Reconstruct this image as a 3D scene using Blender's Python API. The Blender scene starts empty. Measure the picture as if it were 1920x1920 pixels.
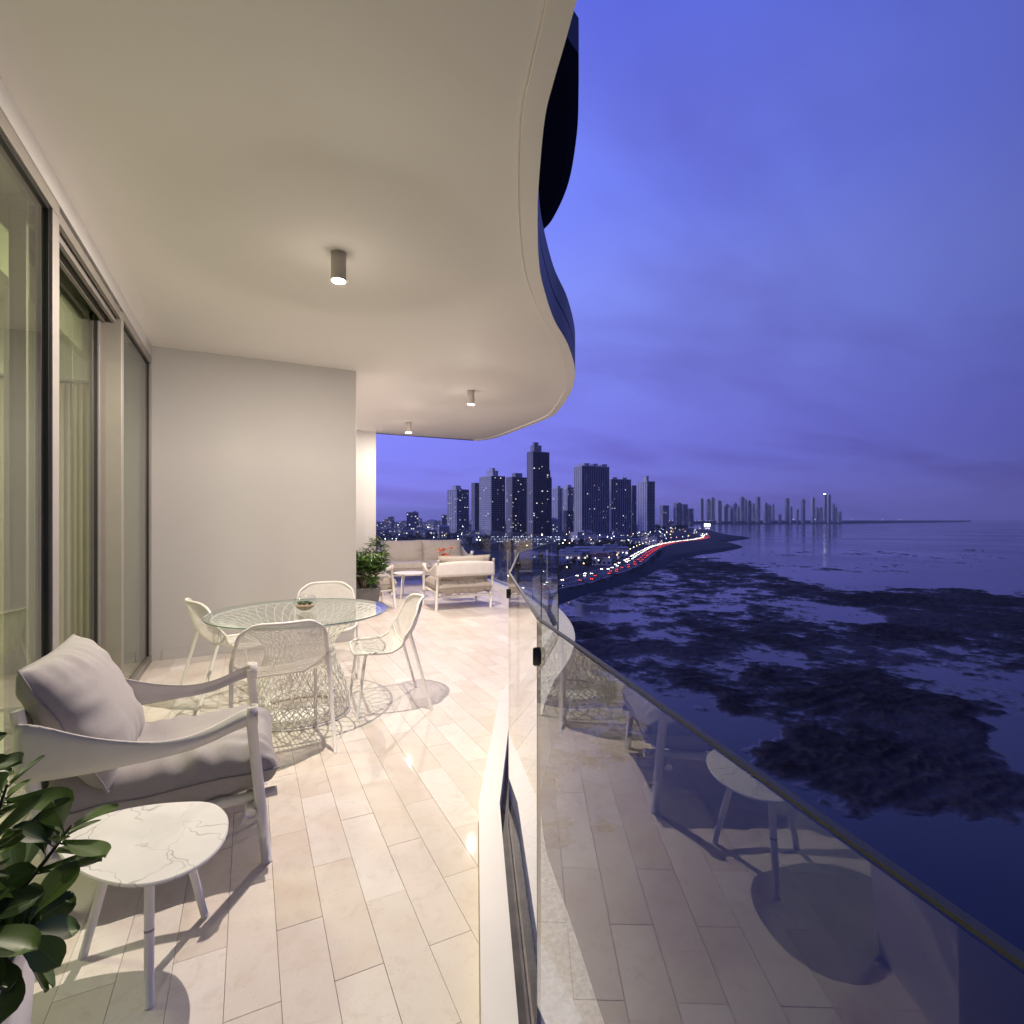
import bpy, bmesh, math, random
from mathutils import Vector, Matrix, noise
random.seed(7)
SC = bpy.context.scene
COL = SC.collection
PI = math.pi
R = math.radians

# ------------------------------------------------------------------ camera
F_PX, CAM_H, HOR = 988.0, 1.4, 974.0
YAW = R(26.5)
cam_d = bpy.data.cameras.new('camera')
cam_d.sensor_width = 36.0
cam_d.lens = F_PX / 1920 * 36.0
cam_d.shift_y = (HOR - 960) / 1920
cam_d.clip_start = 0.02
cam_d.clip_end = 90000
cam = bpy.data.objects.new('camera', cam_d)
cam.location = (0, 0, CAM_H)
cam.rotation_euler = (R(90), 0, -YAW)
COL.objects.link(cam)
SC.camera = cam

# ------------------------------------------------------------------ dusk sky and exposure
SUN_AZ = R(291)          # the sun has just set beyond the building's landward side
world = bpy.data.worlds.new('World')
SC.world = world
world.use_nodes = True
wn, wl = world.node_tree.nodes, world.node_tree.links
wn.clear()
w_out = wn.new('ShaderNodeOutputWorld')
w_bg = wn.new('ShaderNodeBackground')
w_sky = wn.new('ShaderNodeTexSky')
w_sky.sky_type = 'NISHITA'
w_sky.sun_disc = False
w_sky.sun_elevation = R(1.0)
w_sky.sun_rotation = SUN_AZ
w_sky.altitude = 40
w_sky.air_density = 1.0
w_sky.dust_density = 0.2
w_sky.ozone_density = 10.0
w_bg.inputs['Strength'].default_value = 0.15
# evening tint and thin cloud over the whole dome
w_tc = wn.new('ShaderNodeTexCoord')
w_sep = wn.new('ShaderNodeSeparateXYZ')
wl.new(w_tc.outputs['Generated'], w_sep.inputs[0])
def wmath(op, a, b=None, c=None):
    n = wn.new('ShaderNodeMath'); n.operation = op
    for i, v in enumerate((a, b, c)):
        if v is None: continue
        if isinstance(v, (int, float)): n.inputs[i].default_value = v
        else: wl.new(v, n.inputs[i])
    return n.outputs[0]
w_z = wmath('MAXIMUM', w_sep.outputs['Z'], 0.0)
w_den = wmath('ADD', w_z, 0.16)
w_comb = wn.new('ShaderNodeCombineXYZ')
wl.new(wmath('DIVIDE', w_sep.outputs['X'], w_den), w_comb.inputs[0])
wl.new(wmath('DIVIDE', w_sep.outputs['Y'], w_den), w_comb.inputs[1])
w_map = wn.new('ShaderNodeMapping')
w_map.inputs['Scale'].default_value = (0.55, 1.15, 1.0)
w_map.inputs['Rotation'].default_value = (0, 0, R(38))
w_map.inputs['Location'].default_value = (3.1, 1.7, 0)
wl.new(w_comb.outputs[0], w_map.inputs[0])
w_n1 = wn.new('ShaderNodeTexNoise')
w_n1.inputs['Scale'].default_value = 1.25
w_n1.inputs['Detail'].default_value = 7
w_n1.inputs['Roughness'].default_value = 0.52
w_n1.inputs['Distortion'].default_value = 0.35
wl.new(w_map.outputs[0], w_n1.inputs['Vector'])
w_cr = wn.new('ShaderNodeValToRGB')
w_cr.color_ramp.elements[0].position = 0.47
w_cr.color_ramp.elements[1].position = 0.68
wl.new(w_n1.outputs['Fac'], w_cr.inputs[0])
def lin(r, g, b):
    return tuple(((c / 255) / 12.92 if c <= 10 else ((c / 255 + 0.055) / 1.055) ** 2.4) for c in (r, g, b)) + (1.0,)
w_ramp = wn.new('ShaderNodeValToRGB')
w_ramp.color_ramp.interpolation = 'EASE'
els = w_ramp.color_ramp.elements
els[0].position = 0.0; els[0].color = lin(136, 130, 232)
els[1].position = 1.0; els[1].color = lin(74, 90, 200)
for p, c in ((0.12, (126, 127, 234)), (0.36, (134, 148, 250)), (0.55, (120, 135, 250)), (0.75, (102, 119, 244))):
    e = els.new(p); e.color = lin(*c)
wl.new(w_z, w_ramp.inputs[0])
# the afterglow side of the dome is a little brighter than the far side
w_dot = wn.new('ShaderNodeVectorMath'); w_dot.operation = 'DOT_PRODUCT'
wl.new(w_tc.outputs['Generated'], w_dot.inputs[0])
w_dot.inputs[1].default_value = (-0.45, 0.89, 0.1)
w_side = wn.new('ShaderNodeMapRange')
w_side.inputs['From Min'].default_value = -0.35
w_side.inputs['From Max'].default_value = 0.85
w_side.inputs['To Min'].default_value = 0.28
w_side.inputs['To Max'].default_value = 1.3
wl.new(w_dot.outputs['Value'], w_side.inputs['Value'])
w_mul = wn.new('ShaderNodeVectorMath'); w_mul.operation = 'SCALE'
wl.new(w_ramp.outputs[0], w_mul.inputs[0])
wl.new(w_side.outputs[0], w_mul.inputs['Scale'])
w_cl = wn.new('ShaderNodeMix'); w_cl.data_type = 'RGBA'; w_cl.blend_type = 'MULTIPLY'
w_cl.inputs['B'].default_value = (0.78, 0.68, 0.74, 1)
wl.new(w_mul.outputs[0], w_cl.inputs['A'])
wl.new(wmath('MULTIPLY', w_cr.outputs[0], 0.85), w_cl.inputs['Factor'])
w_bg2 = wn.new('ShaderNodeBackground')
wl.new(w_cl.outputs['Result'], w_bg2.inputs['Color'])
w_bg2.inputs['Strength'].default_value = 1.0
wl.new(w_sky.outputs[0], w_bg.inputs['Color'])
w_bg.inputs['Strength'].default_value = 0.05
w_add = wn.new('ShaderNodeAddShader')
wl.new(w_bg.outputs[0], w_add.inputs[0])
wl.new(w_bg2.outputs[0], w_add.inputs[1])
wl.new(w_add.outputs[0], w_out.inputs[0])

sun_d = bpy.data.lights.new('sun', 'SUN')
sun_d.energy = 0.9
sun_d.angle = R(12)
sun_d.color = (0.85, 0.82, 1.0)
sun = bpy.data.objects.new('sun', sun_d)
sun.rotation_euler = Vector((0.92, -0.36, -0.13)).to_track_quat('-Z', 'Y').to_euler()
sun.location = (0, 0, 60)
COL.objects.link(sun)

SC.view_settings.view_transform = 'Standard'
SC.view_settings.look = 'None'
SC.view_settings.exposure = 0.0
SC.view_settings.gamma = 1.0
SC.view_settings.use_curve_mapping = False
SC.render.engine = 'CYCLES'
SC.cycles.max_bounces = 12
SC.cycles.diffuse_bounces = 8
SC.cycles.glossy_bounces = 5
SC.cycles.transparent_max_bounces = 24
SC.cycles.transmission_bounces = 6
SC.cycles.sample_clamp_indirect = 4.0
SC.cycles.caustics_reflective = False
SC.cycles.caustics_refractive = False

# ------------------------------------------------------------------ helpers
FX, FY = math.sin(YAW), math.cos(YAW)
RX, RY = math.cos(YAW), -math.sin(YAW)
def place(px, depth):
    """plan position of an image column at a given distance"""
    u = (px - 960) / F_PX
    return depth * (FX + u * RX), depth * (FY + u * RY)
def ground(px, py, z=0.0):
    d = F_PX * (CAM_H - z) / (py - HOR)
    x, y = place(px, d)
    return x, y, z

class MB:
    """collects geometry for ONE mesh object"""
    def __init__(s): s.v, s.f, s.m = [], [], []
    def add(s, vs, fs, mi=0):
        n = len(s.v); s.v += [tuple(v) for v in vs]
        s.f += [tuple(i + n for i in f) for f in fs]; s.m += [mi] * len(fs)
        return s
    def box(s, c, size, rz=0.0, mi=0, mat=None):
        hx, hy, hz = size[0] / 2, size[1] / 2, size[2] / 2
        vs = [(-hx,-hy,-hz),(hx,-hy,-hz),(hx,hy,-hz),(-hx,hy,-hz),(-hx,-hy,hz),(hx,-hy,hz),(hx,hy,hz),(-hx,hy,hz)]
        if mat is not None: vs = [mat @ Vector(v) for v in vs]
        elif rz:
            a, b = math.cos(rz), math.sin(rz); vs = [(x*a-y*b, x*b+y*a, z) for x, y, z in vs]
        vs = [(v[0]+c[0], v[1]+c[1], v[2]+c[2]) for v in vs]
        return s.add(vs, [(0,3,2,1),(4,5,6,7),(0,1,5,4),(1,2,6,5),(2,3,7,6),(3,0,4,7)], mi)
    def beam(s, p, q, w, t, mi=0):
        p, q = Vector(p), Vector(q); d = q - p
        rot = d.to_track_quat('Z', 'Y').to_matrix()
        return s.box((p + q) / 2, (w, t, d.length), mat=rot, mi=mi)
    def tube(s, pts, r, seg=8, closed=False, cap=True, mi=0, flat=1.0):
        pts = [Vector(p) for p in pts]; n = len(pts)
        rs = r if isinstance(r, (list, tuple)) else [r] * n
        base = len(s.v); up = None
        for i, p in enumerate(pts):
            a = pts[(i-1) % n] if (closed or i > 0) else p
            b = pts[(i+1) % n] if (closed or i < n-1) else p
            t = (b - a)
            if t.length < 1e-9: t = Vector((0, 0, 1))
            t.normalize()
            if up is None:
                up = Vector((0, 0, 1)) if abs(t.z) < 0.9 else Vector((1, 0, 0))
            up = up - t * up.dot(t)
            if up.length < 1e-6: up = t.orthogonal()
            up.normalize(); sd = t.cross(up)
            for k in range(seg):
                an = 2 * PI * k / seg
                s.v.append(tuple(p + (up * math.cos(an) * flat + sd * math.sin(an)) * rs[i]))
        m = n if closed else n - 1
        for i in range(m):
            j = (i + 1) % n
            for k in range(seg):
                l = (k + 1) % seg
                s.f.append((base+i*seg+k, base+j*seg+k, base+j*seg+l, base+i*seg+l)); s.m.append(mi)
        if cap and not closed:
            s.f.append(tuple(base + k for k in range(seg))[::-1]); s.m.append(mi)
            s.f.append(tuple(base + (n-1)*seg + k for k in range(seg))); s.m.append(mi)
        return s
    def lathe(s, prof, seg=32, c=(0, 0, 0), mi=0):
        base = len(s.v)
        for r, z in prof:
            for k in range(seg):
                a = 2 * PI * k / seg
                s.v.append((c[0] + r*math.cos(a), c[1] + r*math.sin(a), c[2] + z))
        for i in range(len(prof) - 1):
            for k in range(seg):
                l = (k + 1) % seg
                s.f.append((base+i*seg+k, base+i*seg+l, base+(i+1)*seg+l, base+(i+1)*seg+k)); s.m.append(mi)
        return s
    def disc(s, r, z, seg=32, c=(0, 0), up=True, mi=0):
        vs = [(c[0] + r*math.cos(2*PI*k/seg), c[1] + r*math.sin(2*PI*k/seg), z) for k in range(seg)]
        return s.add(vs, [tuple(range(seg)) if up else tuple(range(seg))[::-1]], mi)
    def grid(s, fn, nu, nv, mi=0, flip=False):
        base = len(s.v)
        for j in range(nv + 1):
            for i in range(nu + 1): s.v.append(tuple(fn(i / nu, j / nv)))
        for j in range(nv):
            for i in range(nu):
                a = base + j*(nu+1) + i
                q = (a, a+1, a+nu+2, a+nu+1)
                s.f.append(q[::-1] if flip else q); s.m.append(mi)
        return s
    def prism(s, poly, z0, z1, mi=0, top=True, bot=True):
        n = len(poly); base = len(s.v)
        s.v += [(p[0], p[1], z0) for p in poly] + [(p[0], p[1], z1) for p in poly]
        for i in range(n):
            j = (i + 1) % n
            s.f.append((base+i, base+j, base+n+j, base+n+i)); s.m.append(mi)
        if top: s.f.append(tuple(base+n+i for i in range(n))); s.m.append(mi)
        if bot: s.f.append(tuple(base+i for i in range(n))[::-1]); s.m.append(mi)
        return s
    def mesh(s, name, mats, smooth=False):
        me = bpy.data.meshes.new(name); me.from_pydata(s.v, [], s.f)
        for m in (mats if isinstance(mats, (list, tuple)) else [mats]): me.materials.append(m)
        if any(s.m): me.polygons.foreach_set('material_index', s.m)
        if smooth: me.polygons.foreach_set('use_smooth', [True] * len(me.polygons))
        me.update(); return me
    def build(s, name, mats, parent=None, smooth=False, loc=None, bevel=0.0, rot=None):
        o = bpy.data.objects.new(name, s.mesh(name, mats, smooth)); COL.objects.link(o)
        if parent is not None: o.parent = parent
        if loc is not None: o.location = loc
        if rot is not None: o.rotation_euler = rot
        if bevel:
            b = o.modifiers.new('bevel', 'BEVEL'); b.width = bevel; b.segments = 2; b.limit_method = 'ANGLE'; b.angle_limit = R(40)
        return o

def tag(o, label=None, cat=None, group=None, kind=None):
    if label: o['label'] = label
    if cat: o['category'] = cat
    if group: o['group'] = group
    if kind: o['kind'] = kind
    return o
def thing(name, label, cat, loc=(0, 0, 0), rz=0.0, group=None):
    o = bpy.data.objects.new(name, None); COL.objects.link(o)
    o.empty_display_size = 0.1
    o.location = loc; o.rotation_euler = (0, 0, rz)
    return tag(o, label, cat, group)
def copy_tree(o, parent=None):
    c = o.copy(); COL.objects.link(c); c.parent = parent
    for ch in [x for x in KIDS.get(o.name, ())]: copy_tree(ch, c)
    return c
KIDS = {}
def learn(o):
    """remember a prototype's parts so that copies can be made quickly"""
    KIDS[o.name] = list(o.children)
    for c in o.children: learn(c)
def spline(pts, n=8, closed=False):
    out = []; m = len(pts)
    rng = range(m) if closed else range(m - 1)
    for i in rng:
        p0 = pts[(i-1) % m] if (closed or i > 0) else pts[i]
        p1, p2 = pts[i], pts[(i+1) % m]
        p3 = pts[(i+2) % m] if (closed or i + 2 < m) else p2
        for k in range(n):
            t = k / n; q = []
            for a, b, c, d in zip(p0, p1, p2, p3):
                q.append(0.5*((2*b) + (-a+c)*t + (2*a-5*b+4*c-d)*t*t + (-a+3*b-3*c+d)*t**3))
            out.append(tuple(q))
    if not closed: out.append(tuple(pts[-1]))
    return out
def offset(poly, d):
    """shift an open plan polyline to its left by d"""
    out = []
    for i, p in enumerate(poly):
        a = poly[max(i-1, 0)]; b = poly[min(i+1, len(poly)-1)]
        tx, ty = b[0]-a[0], b[1]-a[1]; l = math.hypot(tx, ty) or 1
        out.append((p[0] - ty/l*d, p[1] + tx/l*d))
    return out
def clip_rect(poly, x0, x1, y0, y1):
    def cut(ps, ax, val, keep_less):
        res = []
        for i in range(len(ps)):
            a, b = ps[i], ps[(i+1) % len(ps)]
            ia = (a[ax] <= val) == keep_less or a[ax] == val
            ib = (b[ax] <= val) == keep_less or b[ax] == val
            if ia: res.append(a)
            if ia != ib:
                t = (val - a[ax]) / (b[ax] - a[ax])
                res.append((a[0] + t*(b[0]-a[0]), a[1] + t*(b[1]-a[1])))
        return res
    for ax, val, less in ((0, x0, False), (0, x1, True), (1, y0, False), (1, y1, True)):
        poly = cut(poly, ax, val, less)
        if len(poly) < 3: return []
    out = []
    for p in poly:
        if not out or math.hypot(p[0]-out[-1][0], p[1]-out[-1][1]) > 1e-4: out.append(p)
    if len(out) > 2 and math.hypot(out[0][0]-out[-1][0], out[0][1]-out[-1][1]) < 1e-4: out.pop()
    return out
def area(p): return 0.5 * sum(p[i][0]*p[(i+1) % len(p)][1] - p[(i+1) % len(p)][0]*p[i][1] for i in range(len(p)))

# ------------------------------------------------------------------ materials
class NT:
    def __init__(s, name):
        s.mat = bpy.data.materials.new(name); s.mat.use_nodes = True
        s.n, s.l = s.mat.node_tree.nodes, s.mat.node_tree.links
        s.n.clear(); s.out = s.n.new('ShaderNodeOutputMaterial')
    def node(s, t, **kw):
        n = s.n.new(t)
        for k, v in kw.items(): setattr(n, k, v)
        return n
    def put(s, v, sock):
        if hasattr(v, 'is_output'): s.l.new(v, sock)
        else: sock.default_value = v
    def math(s, op, a, b=None, clamp=False):
        n = s.node('ShaderNodeMath', operation=op, use_clamp=clamp); s.put(a, n.inputs[0])
        if b is not None: s.put(b, n.inputs[1])
        return n.outputs[0]
    def noise(s, scale, detail=4, rough=0.55, dist=0.0, vec=None, dim='3D'):
        n = s.node('ShaderNodeTexNoise', noise_dimensions=dim)
        n.inputs['Scale'].default_value = scale; n.inputs['Detail'].default_value = detail
        n.inputs['Roughness'].default_value = rough; n.inputs['Distortion'].default_value = dist
        if vec is not None: s.l.new(vec, n.inputs['Vector'])
        return n
    def coord(s, kind='Object', scale=(1, 1, 1), add=None):
        t = s.node('ShaderNodeTexCoord').outputs[kind]
        m = s.node('ShaderNodeMapping'); m.inputs['Scale'].default_value = scale
        s.l.new(t, m.inputs[0])
        if add is not None: s.l.new(add, m.inputs['Location'])
        return m.outputs[0]
    def ramp(s, fac, stops, interp='LINEAR'):
        n = s.node('ShaderNodeValToRGB'); cr = n.color_ramp; cr.interpolation = interp
        cr.elements[0].position, cr.elements[0].color = stops[0][0], tuple(stops[0][1]) + (1,)
        cr.elements[1].position, cr.elements[1].color = stops[-1][0], tuple(stops[-1][1]) + (1,)
        for p, c in stops[1:-1]:
            e = cr.elements.new(p); e.color = tuple(c) + (1,)
        s.l.new(fac, n.inputs[0]); return n.outputs[0]
    def mix(s, fac, a, b, blend='MIX'):
        n = s.node('ShaderNodeMix', data_type='RGBA', blend_type=blend)
        s.put(fac, n.inputs['Factor'])
        for v, k in ((a, 'A'), (b, 'B')):
            if isinstance(v, tuple) and len(v) == 3: v = v + (1,)
            s.put(v, n.inputs[k])
        return n.outputs['Result']
    def bump(s, h, strength=0.3, dist=0.01):
        b = s.node('ShaderNodeBump'); b.inputs['Strength'].default_value = strength
        b.inputs['Distance'].default_value = dist; s.l.new(h, b.inputs['Height']); return b.outputs[0]
    def pbr(s, col, rough=0.5, metal=0.0, normal=None, spec=0.5, **kw):
        p = s.node('ShaderNodeBsdfPrincipled')
        if isinstance(col, tuple) and len(col) == 3: col = col + (1,)
        s.put(col, p.inputs['Base Color']); s.put(rough, p.inputs['Roughness'])
        s.put(metal, p.inputs['Metallic']); s.put(spec, p.inputs['Specular IOR Level'])
        for k, v in kw.items():
            s.put(v, p.inputs[k.replace('_', ' ')])
        if normal is not None: s.l.new(normal, p.inputs['Normal'])
        s.l.new(p.outputs[0], s.out.inputs[0]); return p

def m_simple(name, col, rough=0.5, metal=0.0, var=0.06, scale=8.0, bump=0.0, bscale=60.0, spec=0.5):
    t = NT(name); v = t.coord()
    n = t.noise(scale, 4, vec=v)
    lo = tuple(max(0, c * (1 - var)) for c in col); hi = tuple(min(1, c * (1 + var)) for c in col)
    c = t.ramp(n.outputs['Fac'], [(0.3, lo), (0.7, hi)])
    nm = t.bump(t.noise(bscale, 3, vec=v).outputs['Fac'], bump, 0.01) if bump else None
    t.pbr(c, rough, metal, nm, spec); return t.mat
def m_emit(name, col, strength):
    t = NT(name); e = t.node('ShaderNodeEmission')
    e.inputs[0].default_value = tuple(col) + (1,); e.inputs[1].default_value = strength
    t.l.new(e.outputs[0], t.out.inputs[0]); return t.mat
def m_glass(name, tint=(0.93, 0.97, 0.95), ior=1.5, rough=0.0, refl=(1, 1, 1), smudge=True, both=False):
    """thin clear pane: mirror part by Fresnel, the rest passes straight through"""
    t = NT(name)
    geo = t.node('ShaderNodeNewGeometry')
    i = t.node('ShaderNodeMix', data_type='FLOAT')
    t.l.new(geo.outputs['Backfacing'], i.inputs['Factor'])
    i.inputs['A'].default_value = ior; i.inputs['B'].default_value = 1 / ior
    fr = t.node('ShaderNodeFresnel'); t.l.new(i.outputs['Result'], fr.inputs['IOR'])
    tr = t.node('ShaderNodeBsdfTransparent'); tr.inputs[0].default_value = tuple(tint) + (1,)
    gl = t.node('ShaderNodeBsdfGlossy'); gl.inputs[0].default_value = tuple(refl) + (1,); gl.inputs['Roughness'].default_value = rough
    if smudge:
        n = t.noise(2.2, 5, 0.6, vec=t.coord())
        t.l.new(t.math('MULTIPLY', t.math('SUBTRACT', n.outputs['Fac'], 0.45, True), 0.012), gl.inputs['Roughness'])
    mx = t.node('ShaderNodeMixShader')
    fac = fr.outputs[0]
    if both: fac = t.math('DIVIDE', t.math('MULTIPLY', fac, 2.0), t.math('ADD', fac, 1.0))   # both faces of the pane together
    t.l.new(fac, mx.inputs[0])
    t.l.new(tr.outputs[0], mx.inputs[1]); t.l.new(gl.outputs[0], mx.inputs[2])
    t.l.new(mx.outputs[0], t.out.inputs[0]); return t.mat

# ------------------------------------------------------------------ shared materials
def make_tile_mat():
    t = NT('limestone_tile')
    oi = t.node('ShaderNodeObjectInfo'); gi = t.node('ShaderNodeNewGeometry')
    rnd = t.math('FRACT', t.math('ADD', oi.outputs['Random'], gi.outputs['Random Per Island']))
    off = t.node('ShaderNodeCombineXYZ')
    t.l.new(t.math('MULTIPLY', rnd, 37.0), off.inputs[2])
    v = t.coord('Object', (1, 1, 1), off.outputs[0])
    n1 = t.noise(2.6, 6, 0.62, 0.6, v); n2 = t.noise(9.0, 6, 0.7, 1.4, v); n3 = t.noise(160, 2, 0.5, vec=v)
    base = t.ramp(rnd, [(0.0, (0.66, 0.595, 0.53)), (0.25, (0.72, 0.675, 0.63)), (0.5, (0.68, 0.625, 0.565)), (0.75, (0.77, 0.735, 0.70)), (1.0, (0.70, 0.645, 0.595))])
    veil = t.ramp(n1.outputs['Fac'], [(0.30, (0.94, 0.885, 0.83)), (0.5, (1, 0.985, 0.97)), (0.68, (1.06, 1.05, 1.04))])
    c = t.mix(1.0, base, veil, 'MULTIPLY')
    stain = t.ramp(n2.outputs['Fac'], [(0.52, (0, 0, 0)), (0.72, (1, 1, 1))])
    c = t.mix(t.math('MULTIPLY', stain, 0.42), c, (0.52, 0.42, 0.34))
    pit = t.ramp(n3.outputs['Fac'], [(0.66, (1, 1, 1)), (0.74, (0.82, 0.8, 0.77))])
    c = t.mix(1.0, c, pit, 'MULTIPLY')
    ro = t.ramp(n1.outputs['Fac'], [(0.3, (0.42,) * 3), (0.7, (0.58,) * 3)])
    t.pbr(c, ro, 0, t.bump(n3.outputs['Fac'], 0.06, 0.002), 0.22, Coat_Weight=0.09, Coat_Roughness=0.05); return t.mat
M_TILE = make_tile_mat()
def make_plaster(name, col, speck=0.0):
    t = NT(name); v = t.coord()
    n = t.noise(0.8, 5, 0.6, vec=v); f = t.noise(70, 3, 0.6, vec=v); bw = t.noise(1.4, 3, 0.5, vec=v)
    lo = tuple(c * 0.965 for c in col); c = t.ramp(n.outputs['Fac'], [(0.35, lo), (0.65, col)])
    t.pbr(c, 0.75, 0, t.bump(t.math('ADD', t.math('MULTIPLY', f.outputs['Fac'], 0.02), bw.outputs['Fac']), 0.22, 0.02), 0.3); return t.mat
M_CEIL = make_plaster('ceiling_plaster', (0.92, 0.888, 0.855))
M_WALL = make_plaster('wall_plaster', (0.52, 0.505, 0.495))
M_GROUT = m_simple('grout', (0.63, 0.56, 0.49), 0.9)
M_LEDGE = m_simple('white_stone', (0.74, 0.72, 0.69), 0.4, var=0.05, scale=3, bump=0.04, bscale=90)
M_TERR = m_simple('speckled_slab', (0.55, 0.53, 0.51), 0.7, var=0.35, scale=70)
M_FASCIA = m_simple('fascia_paint', (0.055, 0.062, 0.085), 0.45, var=0.15, scale=1.5)
M_DARKSLAB = m_simple('soffit_shade_tone', (0.06, 0.065, 0.08), 0.8)  # near-black base colour stands in for the soffit's missing light
M_GLASS = m_glass('railing_glass', (0.93, 0.955, 0.95), smudge=False, both=True)
_t = NT('railing_glass_outer'); _b = _t.node('ShaderNodeBsdfTransparent'); _b.inputs[0].default_value = (0.96, 0.975, 0.97, 1); _t.l.new(_b.outputs[0], _t.out.inputs[0]); M_GLASSBACK = _t.mat
M_GLASSEDGE = m_simple('glass_edge', (0.022, 0.025, 0.032), 0.45, var=0.1)
M_WINGLASS = m_glass('green_window_glass', (0.76, 0.81, 0.69), 1.52, smudge=False)
M_ALU = m_simple('anodised_frame', (0.26, 0.24, 0.215), 0.45, 0.15, var=0.04)
M_ALULIGHT = m_simple('light_frame', (0.27, 0.25, 0.235), 0.45, 0.1, var=0.04)
M_GASKET = m_simple('black_gasket', (0.012, 0.012, 0.014), 0.5)
M_STEEL = m_simple('steel_clamp', (0.10, 0.09, 0.085), 0.3, 0.9)
M_CHANNEL = m_simple('dark_channel', (0.07, 0.065, 0.06), 0.45, 0.4, var=0.4, scale=12)

CEIL_Z = 3.117
WALL_X = -0.863
def cpt(px, py): return ground(px, py, CEIL_Z)[:2]
ceil_px = [(1080,0),(1060,73),(1036,156),(1022,215),(1013,302),(1008,390),(1010,481),(1018,532),(1038.5,596),(1064,642),(1077.5,687),(1076.5,715),(1068,738),(1050,765),(1032,781),(986,800),(940,817)]
edge_near = [(0.95,-4.2),(0.50,-2.6),(0.43,-1.2),(0.58,0.1),(0.80,0.95)]
edge_mid = [cpt(*p) for p in ceil_px]
CEIL_EDGE = spline(edge_near + edge_mid + [(4.60,10.2),(4.42,10.6)], 6)
FLOOR_EDGE = spline(edge_near + edge_mid[:15] + [(4.76,8.6),(4.95,9.8),(5.05,10.7),(4.9,11.8),(4.4,12.4),(3.6,12.5)], 6)

# ------------------------------------------------------------------ ceiling with drip groove and fascia
inner = offset(CEIL_EDGE, 0.105); inner2 = offset(CEIL_EDGE, 0.095)
cpoly = [(-1.2, -4.2)] + inner + [(-1.2, 10.6)]
mb = MB(); mb.add([(x, y, CEIL_Z) for x, y in cpoly], [tuple(range(len(cpoly)))[::-1]])
ceiling = mb.build('ceiling', M_CEIL); tag(ceiling, kind='structure')
mb = MB()
n = len(CEIL_EDGE)
for i in range(n - 1):
    a, b, c, d = inner2[i], inner2[i+1], CEIL_EDGE[i+1], CEIL_EDGE[i]
    z = CEIL_Z - 0.010
    mb.add([(*a, z), (*b, z), (*c, z), (*d, z)], [(0, 1, 2, 3)])                                  # rim underside
    mb.add([(*a, z), (*b, z), (*b, z + 0.03), (*a, z + 0.03)], [(0, 1, 2, 3)])                      # groove side
    a2, b2 = inner[i], inner[i+1]
    mb.add([(*a, z + 0.03), (*b, z + 0.03), (*b2, z + 0.03), (*a2, z + 0.03)], [(0, 1, 2, 3)])
    mb.add([(*a2, CEIL_Z), (*b2, CEIL_Z), (*b2, z + 0.03), (*a2, z + 0.03)], [(0, 1, 2, 3)])
mb.build('ceiling_rim', M_CEIL, ceiling)
mb = MB()
FT = CEIL_Z + 0.43
for i in range(n - 1):
    c, d = CEIL_EDGE[i], CEIL_EDGE[i+1]
    mb.add([(*c, CEIL_Z - 0.010), (*d, CEIL_Z - 0.010), (*d, CEIL_Z + 0.2), (*c, CEIL_Z + 0.2)], [(0, 1, 2, 3)])
    c2, d2 = offset(CEIL_EDGE[i:i+2], 0.012)
    mb.add([(*c2, CEIL_Z + 0.2), (*d2, CEIL_Z + 0.2), (*d2, CEIL_Z + 0.215), (*c2, CEIL_Z + 0.215)], [(0, 1, 2, 3)])
    mb.add([(*c, CEIL_Z + 0.215), (*d, CEIL_Z + 0.215), (*d, FT), (*c, FT)], [(0, 1, 2, 3)])
top = [(-1.2, -4.2)] + CEIL_EDGE + [(-1.2, 10.6)]
mb.add([(x, y, FT) for x, y in top], [tuple(range(len(top)))])
mb.add([(4.42, 10.6, CEIL_Z - 0.01), (-1.2, 10.6, CEIL_Z - 0.01), (-1.2, 10.6, FT), (4.42, 10.6, FT)], [(0, 1, 2, 3)])
mb.build('fascia', M_FASCIA, ceiling)

# the balcony one level up, out of the lamplight; its soffit's shade is put into the colour
up_px = [(1083,100),(1083,170),(1080,250),(1065,340),(1040,400),(1017,430)]
up_edge = [(2.0, 4.15), (3.0, 4.73)] + spline([ground(px, py, 6.5)[:2] for px, py in up_px] + [(4.5, 9.0), (4.2, 10.6)], 5)
upoly = up_edge + [(-1.2, 10.6), (-1.2, 4.15)]
mb = MB(); mb.prism(upoly, 6.5, 6.86)
upper = mb.build('upper_balcony', M_DARKSLAB); tag(upper, kind='structure')
mb = MB(); uo = offset(up_edge, -0.012); ui = offset(up_edge, 0.10)
for i in range(len(up_edge) - 1):
    mb.add([(*ui[i], 6.49), (*ui[i+1], 6.49), (*uo[i+1], 6.49), (*uo[i], 6.49), (*uo[i], 6.88), (*uo[i+1], 6.88)], [(0, 1, 2, 3), (3, 2, 5, 4)])
mb.build('edge_band', M_FASCIA, upper)

# ------------------------------------------------------------------ floor, kerb, glass railing
GN = [(.55,-3.4),(.28,-1.7),(.301,-.2),(.643,1.14),(1.07,2.17),(1.77,3.44),(2.45,4.3),(3.25,5.30),(3.85,6.55),(4.25,7.75),(4.52,9.1),(4.72,10.5),(4.55,11.6),(4.1,12.2),(2.3,12.25)]
def miter(poly, d):
    out = []
    for i, p in enumerate(poly):
        ns = []
        for a, b in ((i-1, i), (i, i+1)):
            if a < 0 or b >= len(poly): continue
            tx, ty = poly[b][0]-poly[a][0], poly[b][1]-poly[a][1]; l = math.hypot(tx, ty)
            ns.append((-ty/l, tx/l))
        nx, ny = sum(q[0] for q in ns)/len(ns), sum(q[1] for q in ns)/len(ns)
        k = d / (nx*nx + ny*ny)
        out.append((p[0] + nx*k, p[1] + ny*k))
    return out
KERB_H = 0.10
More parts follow.
